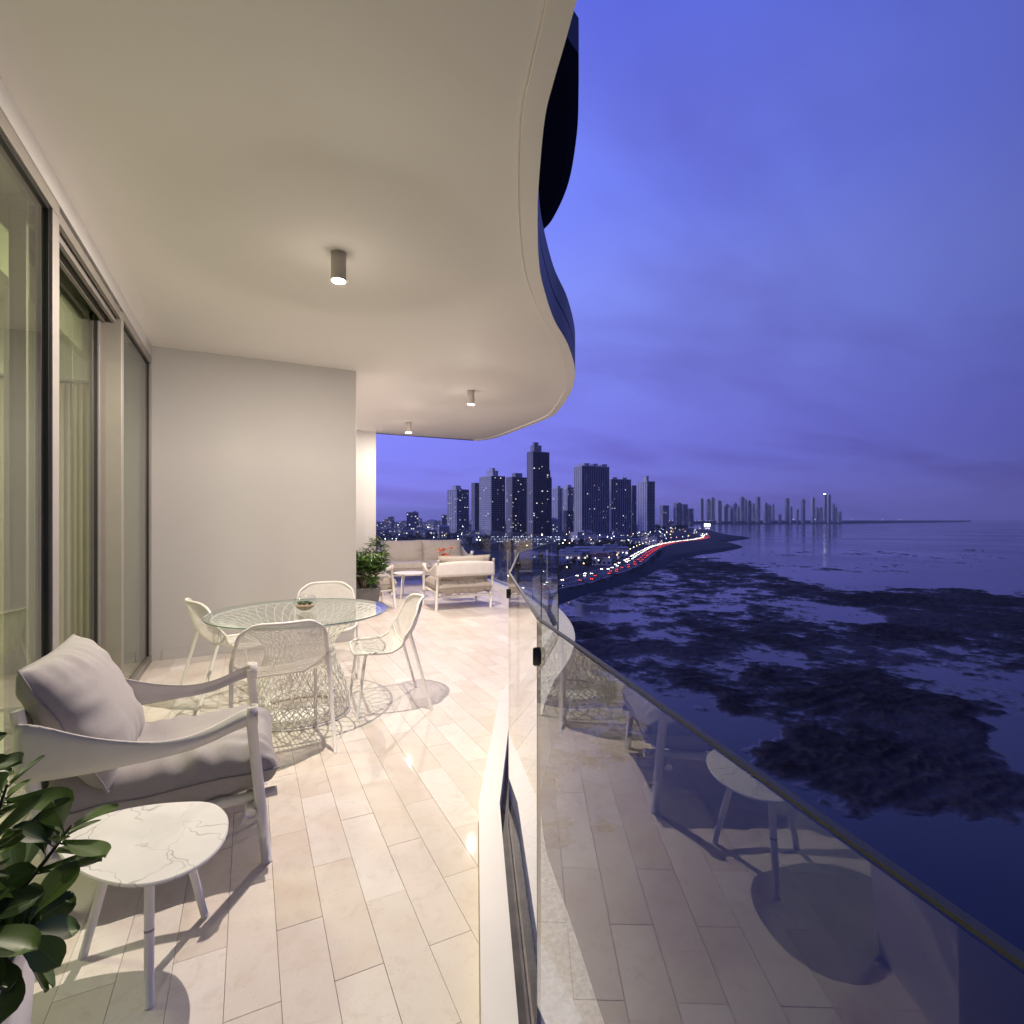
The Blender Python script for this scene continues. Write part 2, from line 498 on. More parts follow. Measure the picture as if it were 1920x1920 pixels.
k_in, k_out, g_in, g_out = miter(GN, 0.142), miter(GN, 0.046), miter(GN, 0.007), miter(GN, -0.007)
slab_poly = [(-4.2, -4.2)] + FLOOR_EDGE + [(1.0, 12.5), (1.0, 9.0), (-4.2, 9.0)]
floor = MB().prism(slab_poly, -0.36, -0.0095).build('floor', M_GROUT); tag(floor, kind='structure')
mb = MB()
for i in range(len(GN) - 1):
    a, b, c, d = k_in[i], k_in[i+1], k_out[i+1], k_out[i]
    mb.add([(*a, -.009), (*b, -.009), (*c, -.009), (*d, -.009), (*a, KERB_H), (*b, KERB_H), (*c, KERB_H), (*d, KERB_H)],
           [(0,1,5,4)[::-1], (4,5,6,7)[::-1], (2,3,7,6)[::-1]])
kerb = mb.build('kerb', M_LEDGE, floor)
mb = MB()
for i in range(len(GN) - 1):       # dark glazing channel behind the kerb
    a, b, c, d = k_out[i], k_out[i+1], g_in[i+1], g_in[i]
    mb.add([(*a, .012), (*b, .012), (*c, .012), (*d, .012)], [(0, 1, 2, 3)[::-1]])
mb.build('glazing_channel', M_CHANNEL, floor)
mb = MB()
strip_o = [p for p in FLOOR_EDGE]
poly = miter(GN, -0.012) + strip_o[::-1]
mb.add([(x, y, 0.02) for x, y in poly], [tuple(range(len(poly)))])
for i in range(len(strip_o) - 1):
    a, b = strip_o[i], strip_o[i+1]
    mb.add([(*a, -0.5), (*b, -0.5), (*b, 0.02), (*a, 0.02)], [(0, 1, 2, 3)])
mb.build('slab_edge', M_TERR, floor)

# tiles: planks of 149 x 585 mm, joints 2 mm, laid along the wall in half bond
tile_poly = [(-0.855, -3.6), (k_in[0][0], -3.6)] + [(p[0] - 0.004, p[1]) for p in k_in] + [(1.115, 12.13), (1.115, 6.25), (-0.855, 6.25)]
cells = []
TW, TL, GAP = 0.1487, 0.585, 0.0006
for i in range(-7, 34):
    x0 = 0.083 + i * TW
    y_off = 1.962 if i % 2 == 0 else 1.6695
    for j in range(-10, 20):
        y0 = y_off + j * TL
        c = clip_rect(tile_poly, x0 + GAP, x0 + TW - GAP, y0 + GAP, y0 + TL - GAP)
        if len(c) < 3 or abs(area(c)) < 0.0006: continue
        cx, cy = x0 + TW/2, y0 + TL/2
        dep = cx*FX + cy*FY; u = (cx*RX + cy*RY) / max(dep, .01)
        vis = dep > 0.9 and abs(u) < 1.05
        cells.append((0 if vis else 1, math.hypot(cx, cy), c, len(c) == 4 and abs(abs(area(c)) - (TW-2*GAP)*(TL-2*GAP)) < 1e-5, cx, cy))
cells.sort(key=lambda q: (q[0], q[1]))
hw, hl = TW/2 - GAP, TL/2 - GAP
def tile_mesh():
    b = 0.0008
    mb = MB(); lo = [(-hw,-hl),(hw,-hl),(hw,hl),(-hw,hl)]; hi = [(-hw+b,-hl+b),(hw-b,-hl+b),(hw-b,hl-b),(-hw+b,hl-b)]
    mb.add([(*p, -0.009) for p in lo] + [(*p, -b) for p in lo] + [(*p, 0) for p in hi],
           [(0,1,5,4),(1,2,6,5),(2,3,7,6),(3,0,4,7),(4,5,9,8),(5,6,10,9),(6,7,11,10),(7,4,8,11),(8,9,10,11)])
    return mb.mesh('floor_tile', M_TILE)
ME_TILE = tile_mesh()
rest = MB(); trng = random.Random(3)
for k, (_, _, c, full, cx, cy) in enumerate(cells):
    if k < 298:
        if full:
            o = bpy.data.objects.new('floor_tile', ME_TILE); o.location = (cx, cy, trng.uniform(-.0006, .0004))
        else:
            mb = MB(); q = c if area(c) > 0 else c[::-1]
            mb.prism([(p[0]-cx, p[1]-cy) for p in q], -0.009, 0)
            o = bpy.data.objects.new('floor_tile', mb.mesh('cut_tile', M_TILE)); o.location = (cx, cy, trng.uniform(-.0006, .0004))
        COL.objects.link(o); o.parent = floor
    else:
        rest.prism(c if area(c) > 0 else c[::-1], -0.009, trng.uniform(-.0006, .0004))
o = rest.build('floor_tiles_far', M_TILE, floor); tag(o, kind='stuff')

# glass panels, each its own thing
RAIL_Z0, RAIL_Z1 = 0.02, 1.15
where = {2: 'beside the egg-shaped side table', 3: 'alongside the dark glazing slot in the kerb', 4: 'angled beside the dining table'}
def glass_panel(a, b, label, group=None, z1=RAIL_Z1):
    L = math.hypot(b[0]-a[0], b[1]-a[1]); rz = math.atan2(b[1]-a[1], b[0]-a[0])
    t = thing('glass_railing', label, 'railing', (a[0], a[1], 0), rz, group)
    g = MB().box((L/2, 0, (RAIL_Z0 + z1)/2), (L - 0.006, 0.010, z1 - RAIL_Z0)); g.m = [1, 1, 1, 1, 0, 1]; g.build('glass_pane', [M_GLASS, M_GLASSBACK], t)
    MB().box((L/2, 0, z1 + 0.0035), (L - 0.006, 0.0085, 0.004)).build('polished_top_edge', M_GLASSEDGE, t)
    MB().box((0.0015, 0, (RAIL_Z0 + z1)/2), (0.003, 0.0095, z1 - RAIL_Z0 - .01)).build('polished_end', M_GLASSEDGE, t)
    if a[1] > 0.5 and a[1] < 6:
        mb = MB()
        mb.lathe([(0.0, 0.0), (0.014, 0.0), (0.016, 0.004), (0.016, 0.026), (0.014, 0.03), (0.0, 0.03)], 20)
        o = mb.build('patch_clamp', M_STEEL, t, True); o.rotation_euler = (PI/2, 0, 0); o.location = (0.0, 0.015, 1.06); o.scale = (0.38, 1.45, 1)
    return t
rail_labels = {
    0: 'clear glass railing panel farthest back along the kerb behind the plant', 1: 'clear glass railing panel behind the side table',
    2: 'large glass railing panel mirroring the armchair and side table', 3: 'slanting glass railing panel along the bend of the kerb, mirroring bare floor',
    4: 'glass railing panel meeting the inward corner of the railing', 5: 'glass railing panel just past the inward corner, road behind it',
    6: 'glass railing panel with a free upright edge against the mudflats', }
for i in range(len(GN) - 1):
    lab = rail_labels.get(i)
    glass_panel(GN[i], GN[i+1], lab or 'faint clear glass railing panel around the far lounge corner', None if lab else 'far railing panels')

# ------------------------------------------------------------------ walls
wall_w = MB()
wall_w.box((WALL_X - 0.12, 0.9, (3.0 + CEIL_Z) / 2), (0.24, 10.7, CEIL_Z - 3.0))
o = wall_w.build('wall_header', M_WALL); tag(o, kind='structure')
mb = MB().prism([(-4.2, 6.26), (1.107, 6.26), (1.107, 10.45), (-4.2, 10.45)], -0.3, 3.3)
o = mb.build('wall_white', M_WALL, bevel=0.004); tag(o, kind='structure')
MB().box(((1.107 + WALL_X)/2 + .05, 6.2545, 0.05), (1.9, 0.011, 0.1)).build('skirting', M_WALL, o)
mb = MB().prism([(1.109, 10.40), (2.216, 10.40), (2.216, 10.59), (1.109, 10.59)], -0.3, 3.3)
o = mb.build('wall_end', M_WALL, bevel=0.004); tag(o, kind='structure')

# ------------------------------------------------------------------ window wall
def window(name, label, y0, y1, x, stile0, stile1, head=True):
    t = thing(name, label, 'window', (x, y0, 0))
    L = y1 - y0
    MB().box((0, L/2, 1.50), (0.022, L - stile0 - stile1 + 0.01, 2.86)).build('glass_pane', M_WINGLASS, t)
    MB().box((0, L/2, 2.965), (0.07, L, 0.07)).build('head_rail', M_ALU, t, bevel=.003)
    MB().box((0.0, L/2, 0.03), (0.07, L, 0.06)).build('sill_rail', M_ALU, t, bevel=.003)
    MB().box((0.0, stile0/2, 1.495), (0.068, stile0, 2.868)).build('stile', M_ALULIGHT, t, bevel=.003)
    MB().box((0.0, L - stile1/2, 1.495), (0.068, stile1, 2.868)).build('stile', M_ALULIGHT, t, bevel=.003)
    for yy in (stile0 + 0.006, L - stile1 - 0.006):
        MB().box((0.0, yy, 1.495), (0.040, 0.012, 2.85)).build('gasket', M_GASKET, t)
    MB().box((0.0, L/2, 2.925), (0.040, L - stile0 - stile1, 0.012)).build('gasket', M_GASKET, t)
    return t
window('fixed_window', 'wide green tinted window pane beside the armchair, leafy plant before it', -1.6, 3.43, WALL_X - 0.036, 0.05, 0.10)
slid = window('sliding_door', 'recessed green tinted sliding glass door behind the armchair pillow', 3.43, 4.92, WALL_X - 0.165, 0.03, 0.045)
for k, (xx, zz, m) in enumerate(((-.02, 2.95, M_ALU), (-.055, 2.93, M_ALULIGHT), (-.09, 2.95, M_GASKET), (-.115, 2.925, M_ALU))):
    MB().box((xx + 0.165, 0.745, zz), (0.022, 1.48, 3.0 - zz + 0.02 if k % 2 else 0.06)).build('head_track', m, slid)
MB().box((0.09, 0.745, 0.006), (0.15, 1.48, 0.014)).build('floor_track', M_ALU, slid)
o = MB().box((0.085, 1.50, 1.50), (0.150, 0.045, 2.97)).build('door_stile', M_ALU, slid, bevel=.004)
window('fixed_window', 'narrow green tinted window pane next to the white wall corner', 4.945, 6.25, WALL_X - 0.036, 0.02, 0.05)

# room behind the glass
M_CURTAIN = m_simple('curtain_linen', (0.50, 0.44, 0.34), 0.85, var=0.08, scale=5, bump=0.1, bscale=150)
M_ROOMWALL = m_simple('room_wall', (0.66, 0.66, 0.58), 0.8, var=0.03)
M_ROOMFLOOR = m_simple('room_floor', (0.62, 0.60, 0.50), 0.5, var=0.06, scale=1.5)
mb = MB().box((-2.55, 1.4, -0.004), (3.05, 8.0, 0.008)); o = mb.build('room_floor', M_ROOMFLOOR); tag(o, kind='structure')
mb = MB().box((-2.6, 1.4, 3.04), (3.2, 8.0, 0.06)); o = mb.build('room_ceiling', M_ROOMWALL); tag(o, kind='structure')
mb = MB().box((-4.15, 1.4, 1.5), (0.1, 8.0, 3.0)); o = mb.build('room_wall', M_ROOMWALL); tag(o, kind='structure')
mb = MB().box((-2.56, 5.2, 2.72), (2.95, 0.14, 0.56)); mb.box((-2.56, 5.3, 1.5), (2.95, 0.06, 3.0))
o = mb.build('room_wall_end', M_ROOMWALL); tag(o, kind='structure')
mb = MB().box((-1.13, 3.2, 2.82), (0.05, 4.0, 0.36)); o = mb.build('pelmet', M_ROOMWALL); tag(o, 'pale pelmet board under the room ceiling, just inside the windows', 'pelmet')
mb = MB().box((-1.16, 3.93, 1.5), (0.11, 0.14, 2.99)); o = mb.build('column', M_ALU); tag(o, 'slim grey-green column inside the window, full height', 'column')
cur = thing('curtain', 'pleated beige curtain hanging full height inside the sliding door', 'curtain', (-1.10, 5.06, 0))
def cfn(u, v):
    x = -u * 1.5; a = x * 2 * PI / 0.038
    return (x + 0.002*math.sin(a*0.5), 0.024*abs(math.sin(a*.5))**.7 + 0.004*math.sin(a*0.37 + 1), 0.02 + v * 2.42)
MB().grid(cfn, 560, 4).build('pleated_cloth', M_CURTAIN, cur, True)
MB().box((-.75, 0, 2.448), (1.5, 0.05, 0.016)).build('curtain_rail', M_ALULIGHT, cur)
rl = thing('room_lamp', 'flat square ceiling lamp inside the room', 'lamp', (-2.3, 3.4, 2.99))
MB().box((0, 0, -0.012), (0.5, 0.5, 0.04)).build('housing', M_ALULIGHT, rl)
MB().box((0, 0, -0.036), (0.46, 0.46, 0.006)).build('diffuser', m_emit('room_lamp_glow', (1.0, 0.9, 0.62), 6.0), rl)
ld = bpy.data.lights.new('room_light', 'AREA'); ld.energy = 75; ld.size = 0.44; ld.color = (1.0, 0.95, 0.80)
lo = bpy.data.objects.new('room_light', ld); COL.objects.link(lo); lo.parent = rl; lo.location = (0, 0, -0.045)

# ------------------------------------------------------------------ ceiling downlights
M_LAMPBODY = m_simple('lamp_paint', (0.62, 0.58, 0.55), 0.45, var=0.02)
M_GLOW = m_emit('lamp_glow', (1.0, 0.93, 0.82), 60.0)
LAMP_COL = (1.0, 0.865, 0.735)
LAMP_W = 345
lamp_at = [(635, 475, 'white cylinder downlight on the ceiling above the dining table', 1.0), (883, 733, 'white cylinder downlight near the curved ceiling rim, over open floor', 0.78), (766, 792, 'white cylinder downlight above the far coffee table', 0.55)]
def downlight(x, y, label, k):
    t = thing('downlight', label, 'ceiling lamp', (x, y, CEIL_Z), 0, 'cylinder downlights')
    MB().lathe([(0.0, 0.0), (0.047, 0.0), (0.047, -0.176), (0.0455, -0.180), (0.040, -0.180), (0.038, -0.165), (0.0, -0.165)][::-1], 28).build('housing', M_LAMPBODY, t, True)
    MB().lathe([(0.052, -0.001), (0.052, -0.004), (0.0475, -0.004)], 28).build('mounting_ring', M_LAMPBODY, t)
    MB().disc(0.037, -0.168, 24, up=False).build('lens', M_GLOW, t)
    # the source sits just below the rim: the tube shades the ceiling close by, the rest is lit at a grazing angle
    d = bpy.data.lights.new('downlight_beam', 'POINT'); d.energy = LAMP_W * k
    d.shadow_soft_size = 0.0128; d.color = LAMP_COL
    o = bpy.data.objects.new('downlight_beam', d); COL.objects.link(o); o.parent = t; o.location = (0, 0, -0.1764)
    d = bpy.data.lights.new('ceiling_fill', 'POINT'); d.energy = LAMP_W * k * 0.0030; d.shadow_soft_size = 0.04; d.color = LAMP_COL  # added fill light hung below the tube, lifts the dark disc on the ceiling
    o = bpy.data.objects.new('ceiling_fill', d); COL.objects.link(o); o.parent = t; o.location = (0, 0, -0.33)
    return t
for px, py, lab, k in lamp_at:
    x, y = cpt(px, py); downlight(x, y, lab, k)

# ------------------------------------------------------------------ furniture materials
M_WHITE = m_simple('cream_powder_coat', (0.80, 0.77, 0.73), 0.42, var=0.03, scale=20)
M_WHITE2 = m_simple('white_powder_coat', (0.74, 0.72, 0.72), 0.45, var=0.03, scale=20)
def make_fabric(name, col):
    t = NT(name); v = t.coord()
    n = t.noise(3.0, 4, 0.6, vec=v); w = t.noise(1.0, 5, 0.7, vec=t.coord('Object', (420, 60, 420)))
    w2 = t.noise(1.0, 3, 0.6, vec=t.coord('Object', (60, 420, 60)))
    c = t.ramp(n.outputs['Fac'], [(0.3, tuple(x * 0.94 for x in col)), (0.7, tuple(x * 1.04 for x in col))])
    th = t.math('ADD', w.outputs['Fac'], w2.outputs['Fac'])
    c = t.mix(0.5, c, t.ramp(t.math('MULTIPLY', th, 0.5), [(0.35, (0.78,) * 3), (0.65, (1.15,) * 3)]), 'MULTIPLY')
    t.pbr(c, 0.92, 0, t.bump(th, 0.25, 0.002), 0.15, Sheen_Weight=0.2); return t.mat
M_FAB = make_fabric('grey_linen', (0.37, 0.345, 0.345))
M_FAB2 = make_fabric('taupe_linen', (0.44, 0.39, 0.34))
M_SLING = m_simple('white_leatherette', (0.72, 0.68, 0.65), 0.55, var=0.04, scale=12, bump=0.12, bscale=260)
M_SEAM = m_simple('seam_thread', (0.30, 0.28, 0.28), 0.9)

def pillow_mesh(w, h, t, seed, mat, nu=36, nv=30, power=0.5, expo=3.2, wr=0.010, name='cushion'):
    """stuffed cushion in the XY plane, thickness along Z, with puckered seam and creases"""
    mb = MB()
    def surf(sign):
        def fn(a, b):
            u, v = a*2 - 1, b*2 - 1
            f = max(0.0, (1 - abs(u)**expo) * (1 - abs(v)**expo)) ** power
            x = w/2 * u * (1 - 0.045 * (1 - v*v) * abs(u)**3); y = h/2 * v * (1 - 0.045 * (1 - u*u) * abs(v)**3)
            p = Vector((x*5 + seed, y*5, sign*2.0))
            cr = noise.noise(Vector((x*16 + seed, y*5, sign))) * (abs(v)**2) + noise.noise(Vector((x*5, y*16 + seed, sign*3))) * (abs(u)**2)
            z = sign * t/2 * f * (1 + 0.10*noise.noise(p)) + wr * cr * min(1, f*1.6) * sign
            seam = (1 - min(1, f*3))
            z += seam * 0.010 * noise.noise(Vector((x*7 + seed*3, y*7, 5)))
            return (x, y, z)
        return fn
    mb.grid(surf(1), nu, nv); mb.grid(surf(-1), nu, nv, flip=True)
    me = mb.mesh(name, mat, True); return me
def add_mesh(name, me, parent, loc=(0, 0, 0), rot=(0, 0, 0)):
    o = bpy.data.objects.new(name, me); COL.objects.link(o); o.parent = parent
    o.location = loc; o.rotation_euler = rot; return o
def piping(w, h, seed, parent, mat):
    pts = []
    for s in range(4):
        for k in range(12):
            q = -1 + 2*k/12
            u, v = [(q, -1), (1, q), (-q, 1), (-1, -q)][s]
            x = w/2 * u * (1 - 0.045*(1 - v*v)*abs(u)**3) * 1.004; y = h/2 * v * (1 - 0.045*(1 - u*u)*abs(v)**3) * 1.004
            pts.append((x, y, 0.010 * noise.noise(Vector((x*7 + seed*3, y*7, 5)))))
    return MB().tube(pts, 0.0042, 5, closed=True).build('seam', mat, parent, True)

def lounge_seat(name, label, cat, loc, rz, W, D, fab, cushions=1, group=None, zs=1.0, back_h=0.47, seat_up=0.0, seed=1.0, metal=None, tilt=0.0, back_lift=0.0, lean=106, back_y=0.150):
    """low tube-framed seat with a leatherette band for arms and back; faces local +Y"""
    metal = metal or M_WHITE2
    t = thing(name, label, cat, loc, rz, group)
    hw, hd = W/2, D/2; r = 0.0205*max(1, zs*.95)
    ztop = 0.615*zs
    for s in (-1, 1):
        MB().tube([(s*hw, hd + 0.015, 0), (s*hw, hd - 0.045, ztop)], r, 16).build('leg', metal, t, True)
        MB().tube([(s*(hw-0.01), -hd + 0.10, 0), (s*(hw-0.01), -hd - 0.02, 0.74*zs)], r, 16).build('leg', metal, t, True)
        MB().tube([(s*(hw-0.042), hd + 0.055, 0.262*zs), (s*(hw-0.042), -hd + 0.03, 0.235*zs)], r*0.95, 14).build('side_rail', metal, t, True)
    MB().tube([(-hw - 0.035, hd - 0.045, 0.225*zs), (hw + 0.035, hd - 0.045, 0.225*zs)], r*0.95, 14).build('front_rail', metal, t, True)
    MB().tube([(-hw - 0.03, -hd + 0.09, 0.200*zs), (hw + 0.03, -hd + 0.09, 0.200*zs)], r*0.95, 14).build('back_rail', metal, t, True)
    # band: arm - back - arm
    rad = 0.05
    path = []
    yf, yb, xo = hd - 0.02, -hd - 0.03, hw + r + 0.004
    def arm(s):
        return [(s*xo, yf + (yb + rad - yf)*k/22, k/22) for k in range(23)]
    left = arm(-1); right = arm(1)[::-1]
    corner = lambda s: [(s*(xo - rad + rad*math.cos(a)), yb + rad - rad*math.sin(a), 1.0) for a in [PI/2*k/6 for k in range(1, 6)]]
    backp = [(-(xo - rad) + 2*(xo - rad)*k/12, yb, 1.0 + 0.25*(1 - abs(k/6 - 1))) for k in range(13)]
    path = left + corner(-1) + backp + corner(1)[::-1] + right
    loop_l = [(-xo + 0.005, yf + 0.03, 0.0), ]
    def zz(q):
        top = [(0, .648), (.08, .638), (.17, .602), (.27, .570), (.42, .560), (.6, .583), (.8, .63), (1.0, .705), (1.25, .72)]
        bot = [(0, .572), (.08, .566), (.17, .540), (.27, .516), (.42, .505), (.6, .497), (.8, .490), (1.0, .495), (1.25, .495)]
        def ip(tb):
            for (a, b), (c, d) in zip(tb, tb[1:]):
                if q <= c: 
                    f = (q - a)/(c - a); return (b + (d - b)*f)*zs
            return tb[-1][1]*zs
        q0 = q; acc = [0, 0]
        for k in range(-4, 5):
            q = max(0.0, min(1.25, q0 + k*.022)); acc[0] += ip(bot)/9; acc[1] += ip(top)/9
        return acc
    mb = MB(); rows = 5
    base = 0; vs = []; th = 0.0035
    for off in (0, th):
        for i, (x, y, q) in enumerate(path):
            b, tp = zz(q)
            nx, ny = (0, 0)
            a = path[max(i-1, 0)]; c = path[min(i+1, len(path)-1)]
            tx, ty = c[0]-a[0], c[1]-a[1]; l = math.hypot(tx, ty) or 1
            for j in range(rows + 1):
                tw = max(0.0, min(1.0, 1 - (q - .12)/.36)); tw = R(38)*tw*tw*(3 - 2*tw)
                e = (tp - b)*(j/rows - .5)*(1 + .25*math.sin(tw)); inw = e*math.sin(tw); z = (b + tp)/2 + e*math.cos(tw)
                bow = 0.006*math.sin(PI*j/rows)*(1 if q < 1 else .5) + 0.0015*noise.noise(Vector((x*6 + seed, y*6, z*5)))
                vs.append((x + ty/l*(off - bow)*-1 - math.copysign(max(inw, -.012), x)*(1 if q < 1 else 0), y - tx/l*(off - bow)*-1, z + (off*math.sin(tw))))
    n = len(path); rr = rows + 1; fs = []
    for i in range(n - 1):
        for j in range(rows):
            a = i*rr + j
            fs.append((a, a + rr, a + rr + 1, a + 1)); b0 = n*rr + a
            fs.append((b0, b0 + 1, b0 + rr + 1, b0 + rr))
        for j in (0, rows):
            a = i*rr + j; b0 = n*rr + a
            q = (a, b0, b0 + rr, a + rr); fs.append(q if j == 0 else q[::-1])
    for i in (0, n - 1):
        for j in range(rows):
            a = i*rr + j; b0 = n*rr + a; fs.append((a, a + 1, b0 + 1, b0))
    mb.add(vs, fs); mb.build('leather_band', M_SLING, t, True)
    for s in (-1, 1):            # the band's ends loop round the tops of the front legs
        pts = [(s*hw + 0.028*math.cos(a)*s, hd - 0.045 + 0.028*math.sin(a), 0) for a in [R(-30) + R(210)*k/10 for k in range(11)]]
        m2 = MB(); b, tp = zz(0)
        m2.add([(x, y, b) for x, y, _ in pts] + [(x, y, tp) for x, y, _ in pts], [(k, k+1, k+12, k+11) for k in range(10)])
        o = m2.build('band_loop', M_SLING, t, True)
        so = o.modifiers.new('solid', 'SOLIDIFY'); so.thickness = 0.004
    # cushions
    cw = (W - 0.075)/cushions
    for k in range(cushions):
        cx = -(W - 0.075)/2 + cw*(k + .5)
        me = pillow_mesh(cw + 0.02, D + 0.06, 0.225*zs, seed + k*3.1, fab, nu=60, nv=60, expo=6.5, power=0.40, wr=0.034)
        c = add_mesh('seat_cushion', me, t, (cx, 0.030, 0.345*zs + seat_up), (R(2.0), 0, 0)); piping(cw + 0.02, D + 0.06, seed + k*3.1, c, M_SEAM)
        bh = back_h*zs
        me = pillow_mesh(cw + 0.03, bh, 0.225*zs, seed + 9 + k*2.3, fab, nu=56, nv=50, expo=3.0, power=0.5, wr=0.028)
        c = add_mesh('back_cushion', me, t, (cx, -hd + back_y, 0.418*zs + bh*0.46 + back_lift), (R(lean), R(tilt), 0)); piping(cw + 0.03, bh, seed + 9 + k*2.3, c, M_SEAM)
    return t

lounge_seat('lounge_armchair', 'low white armchair with grey cushions beside the window and egg-shaped side table', 'armchair', (-0.325, 2.735, 0), R(-90), 0.705, 0.75, M_FAB, 1, 'lounge seats', 1.0, 0.54, 0.0, 1.0, M_WHITE2, 0, -0.035, 118, 0.105)

# ------------------------------------------------------------------ near side table (marble, three splayed legs)
def make_marble():
    t = NT('veined_marble'); v = t.coord()
    w = t.noise(2.2, 4, 0.6, vec=v)
    vv = t.node('ShaderNodeVectorMath', operation='ADD')
    sc = t.node('ShaderNodeVectorMath', operation='SCALE'); t.l.new(w.outputs['Color'], sc.inputs[0]); sc.inputs['Scale'].default_value = 0.55
    t.l.new(v, vv.inputs[0]); t.l.new(sc.outputs[0], vv.inputs[1])
    m = t.node('ShaderNodeMapping'); m.inputs['Rotation'].default_value = (0, 0, R(-62)); m.inputs['Scale'].default_value = (1.0, 0.36, 1)
    t.l.new(vv.outputs[0], m.inputs[0])
    vo = t.node('ShaderNodeTexVoronoi', feature='DISTANCE_TO_EDGE'); vo.inputs['Scale'].default_value = 6.5; t.l.new(m.outputs[0], vo.inputs['Vector'])
    vein = t.ramp(vo.outputs['Distance'], [(0.0, (1, 1, 1)), (0.006, (0.6,) * 3), (0.020, (0, 0, 0))])
    fade = t.ramp(t.noise(4.0, 3, 0.5, vec=v).outputs['Fac'], [(0.36, (0, 0, 0)), (0.52, (1, 1, 1))])
    cloud = t.ramp(t.noise(5, 5, 0.6, vec=v).outputs['Fac'], [(0.3, (0.70, 0.68, 0.67)), (0.65, (0.80, 0.78, 0.76))])
    c = t.mix(t.math('MULTIPLY', t.math('MULTIPLY', vein, fade), 0.85), cloud, (0.22, 0.20, 0.19))
    t.pbr(c, 0.24, 0, None, 0.45); return t.mat
TT = 0.40
top_px = [(104,1582),(132,1556),(190,1528),(262,1511),(335,1503),(395,1504),(424,1524),(427,1556),(408,1592),(366,1626),(306,1651),(242,1659),(178,1646),(128,1618)]
outl = spline([ground(px, py, TT)[:2] for px, py in top_px], 5, True)
cx = sum(p[0] for p in outl)/len(outl); cy = sum(p[1] for p in outl)/len(outl)
st = thing('side_table', 'egg-shaped white marble side table on three splayed legs', 'table', (cx, cy, 0))
lo_ = [(p[0]-cx, p[1]-cy) for p in outl]
mb = MB(); sh = [(x*0.985, y*0.985) for x, y in lo_]
mb.add([(*p, TT) for p in sh] + [(*p, TT - 0.003) for p in lo_] + [(*p, TT - 0.008) for p in lo_] + [(x*.96, y*.96, TT - 0.013) for x, y in lo_], [])
nn = len(lo_)
top_ccw = area(lo_) > 0
fs = [tuple(range(nn)) if top_ccw else tuple(range(nn))[::-1]]
for ring in range(3):
    for k in range(nn):
        l = (k + 1) % nn
        q = (ring*nn + k, (ring+1)*nn + k, (ring+1)*nn + l, ring*nn + l); fs.append(q if top_ccw else q[::-1])
fs.append(tuple(3*nn + k for k in range(nn))[::-1] if top_ccw else tuple(3*nn + k for k in range(nn)))
mb.f += fs; mb.m += [0]*len(fs)
if area(lo_) < 0: pass
mb.build('table_top', make_marble(), st)
for fx_, fy_ in ((-0.258, 1.82), (-0.139, 2.147), (-0.477, 2.12)):
    f = Vector((fx_ - cx, fy_ - cy, 0)); tp = Vector((f.x*0.50, f.y*0.50, TT - 0.012))
    lg = MB().tube([f, tp], [0.0125, 0.0135], 16).build('leg', M_WHITE2, st, True)
    if fy_ < 1.9:
        a = f.lerp(tp, 0.49); b = f.lerp(tp, 0.505)
        MB().tube([a, b], 0.01335, 16, cap=False).build('sticker', M_SEAM, lg)
MB().tube([(0, 0, TT - 0.02), (0, 0, TT - 0.012)], 0.11, 24).build('mounting_plate', M_WHITE2, st)

# ------------------------------------------------------------------ dining chairs: perforated metal shells
prof = [(-.285, .800), (-.270, .735), (-.245, .655), (-.215, .575), (-.170, .505), (-.100, .462), (-.005, .446), (.10, .446), (.19, .447), (.245, .437)]
halfw = [.195, .232, .252, .262, .266, .268, .266, .258, .240, .195]
def ipol(tb, v):
    q = v*(len(tb) - 1); i = min(int(q), len(tb) - 2); f = q - i
    def g(k): return tb[max(0, min(len(tb) - 1, k))]
    a, b, c, d = g(i-1), g(i), g(i+1), g(i+2)
    cr = lambda a, b, c, d: 0.5*((2*b) + (-a+c)*f + (2*a-5*b+4*c-d)*f*f + (-a+3*b-3*c+d)*f**3)
    return cr(a, b, c, d) if not isinstance(a, tuple) else tuple(cr(*k) for k in zip(a, b, c, d))
def shell(u, v):
    y, z = ipol(prof, v); w = ipol(halfw, v)
    bk = max(0.0, 1 - v/0.55)
    dish = u*u
    y2 = y + dish * (0.075 * min(1, bk*1.6) + 0.055*max(0, 1 - abs(v - .42)/.25))
    z2 = z - (1 - dish) * 0.016 * max(0, min(1, (v - .5)*4)) + dish*0.050*max(0, 1 - abs(v - .46)/.22)
    if v < 0.12: z2 -= (dish**3)*0.035*(1 - v/0.12)
    return Vector((u*w, y2, z2))
def ribbon(mb, pts, r):
    mb.tube(pts, r, 4, cap=False)
mesh_b = MB()
NB = 30
for k in range(-NB*2, NB*2 + 1):           # diagonal mesh on the back and rear of the seat
    for sg in (-1, 1):
        pts = []
        for j in range(0, 23):
            v = 0.0 + 0.56*j/22
            u = (k/NB) + sg*(v/0.56)*0.62
            if abs(u) <= 1.0: pts.append(shell(u, v))
            elif pts: break
        if len(pts) > 1: ribbon(mesh_b, pts, 0.00135)
for j in range(34):
    v = 0.56*j/33
    ribbon(mesh_b, [shell(-1 + 2*k/14, v) for k in range(15)], 0.0010)
seat_b = MB()
for k in range(-11, 12):                    # fan of seat wires
    u0 = k/11.5
    ribbon(seat_b, [shell(u0*(1 - 0.10*math.sin(PI*j/12)), 0.52 + 0.48*j/12) for j in range(13)], 0.0021)
for v in (0.56, 0.70, 0.86):
    ribbon(seat_b, [shell(-1 + 2*k/16, v) for k in range(17)], 0.0024)
edge = [shell(1, k/30) for k in range(31)] + [shell(1 - 2*k/12, 1) for k in range(1, 12)] + [shell(-1, 1 - k/30) for k in range(31)] + [shell(-1 + 2*k/14, 0) for k in range(1, 14)]
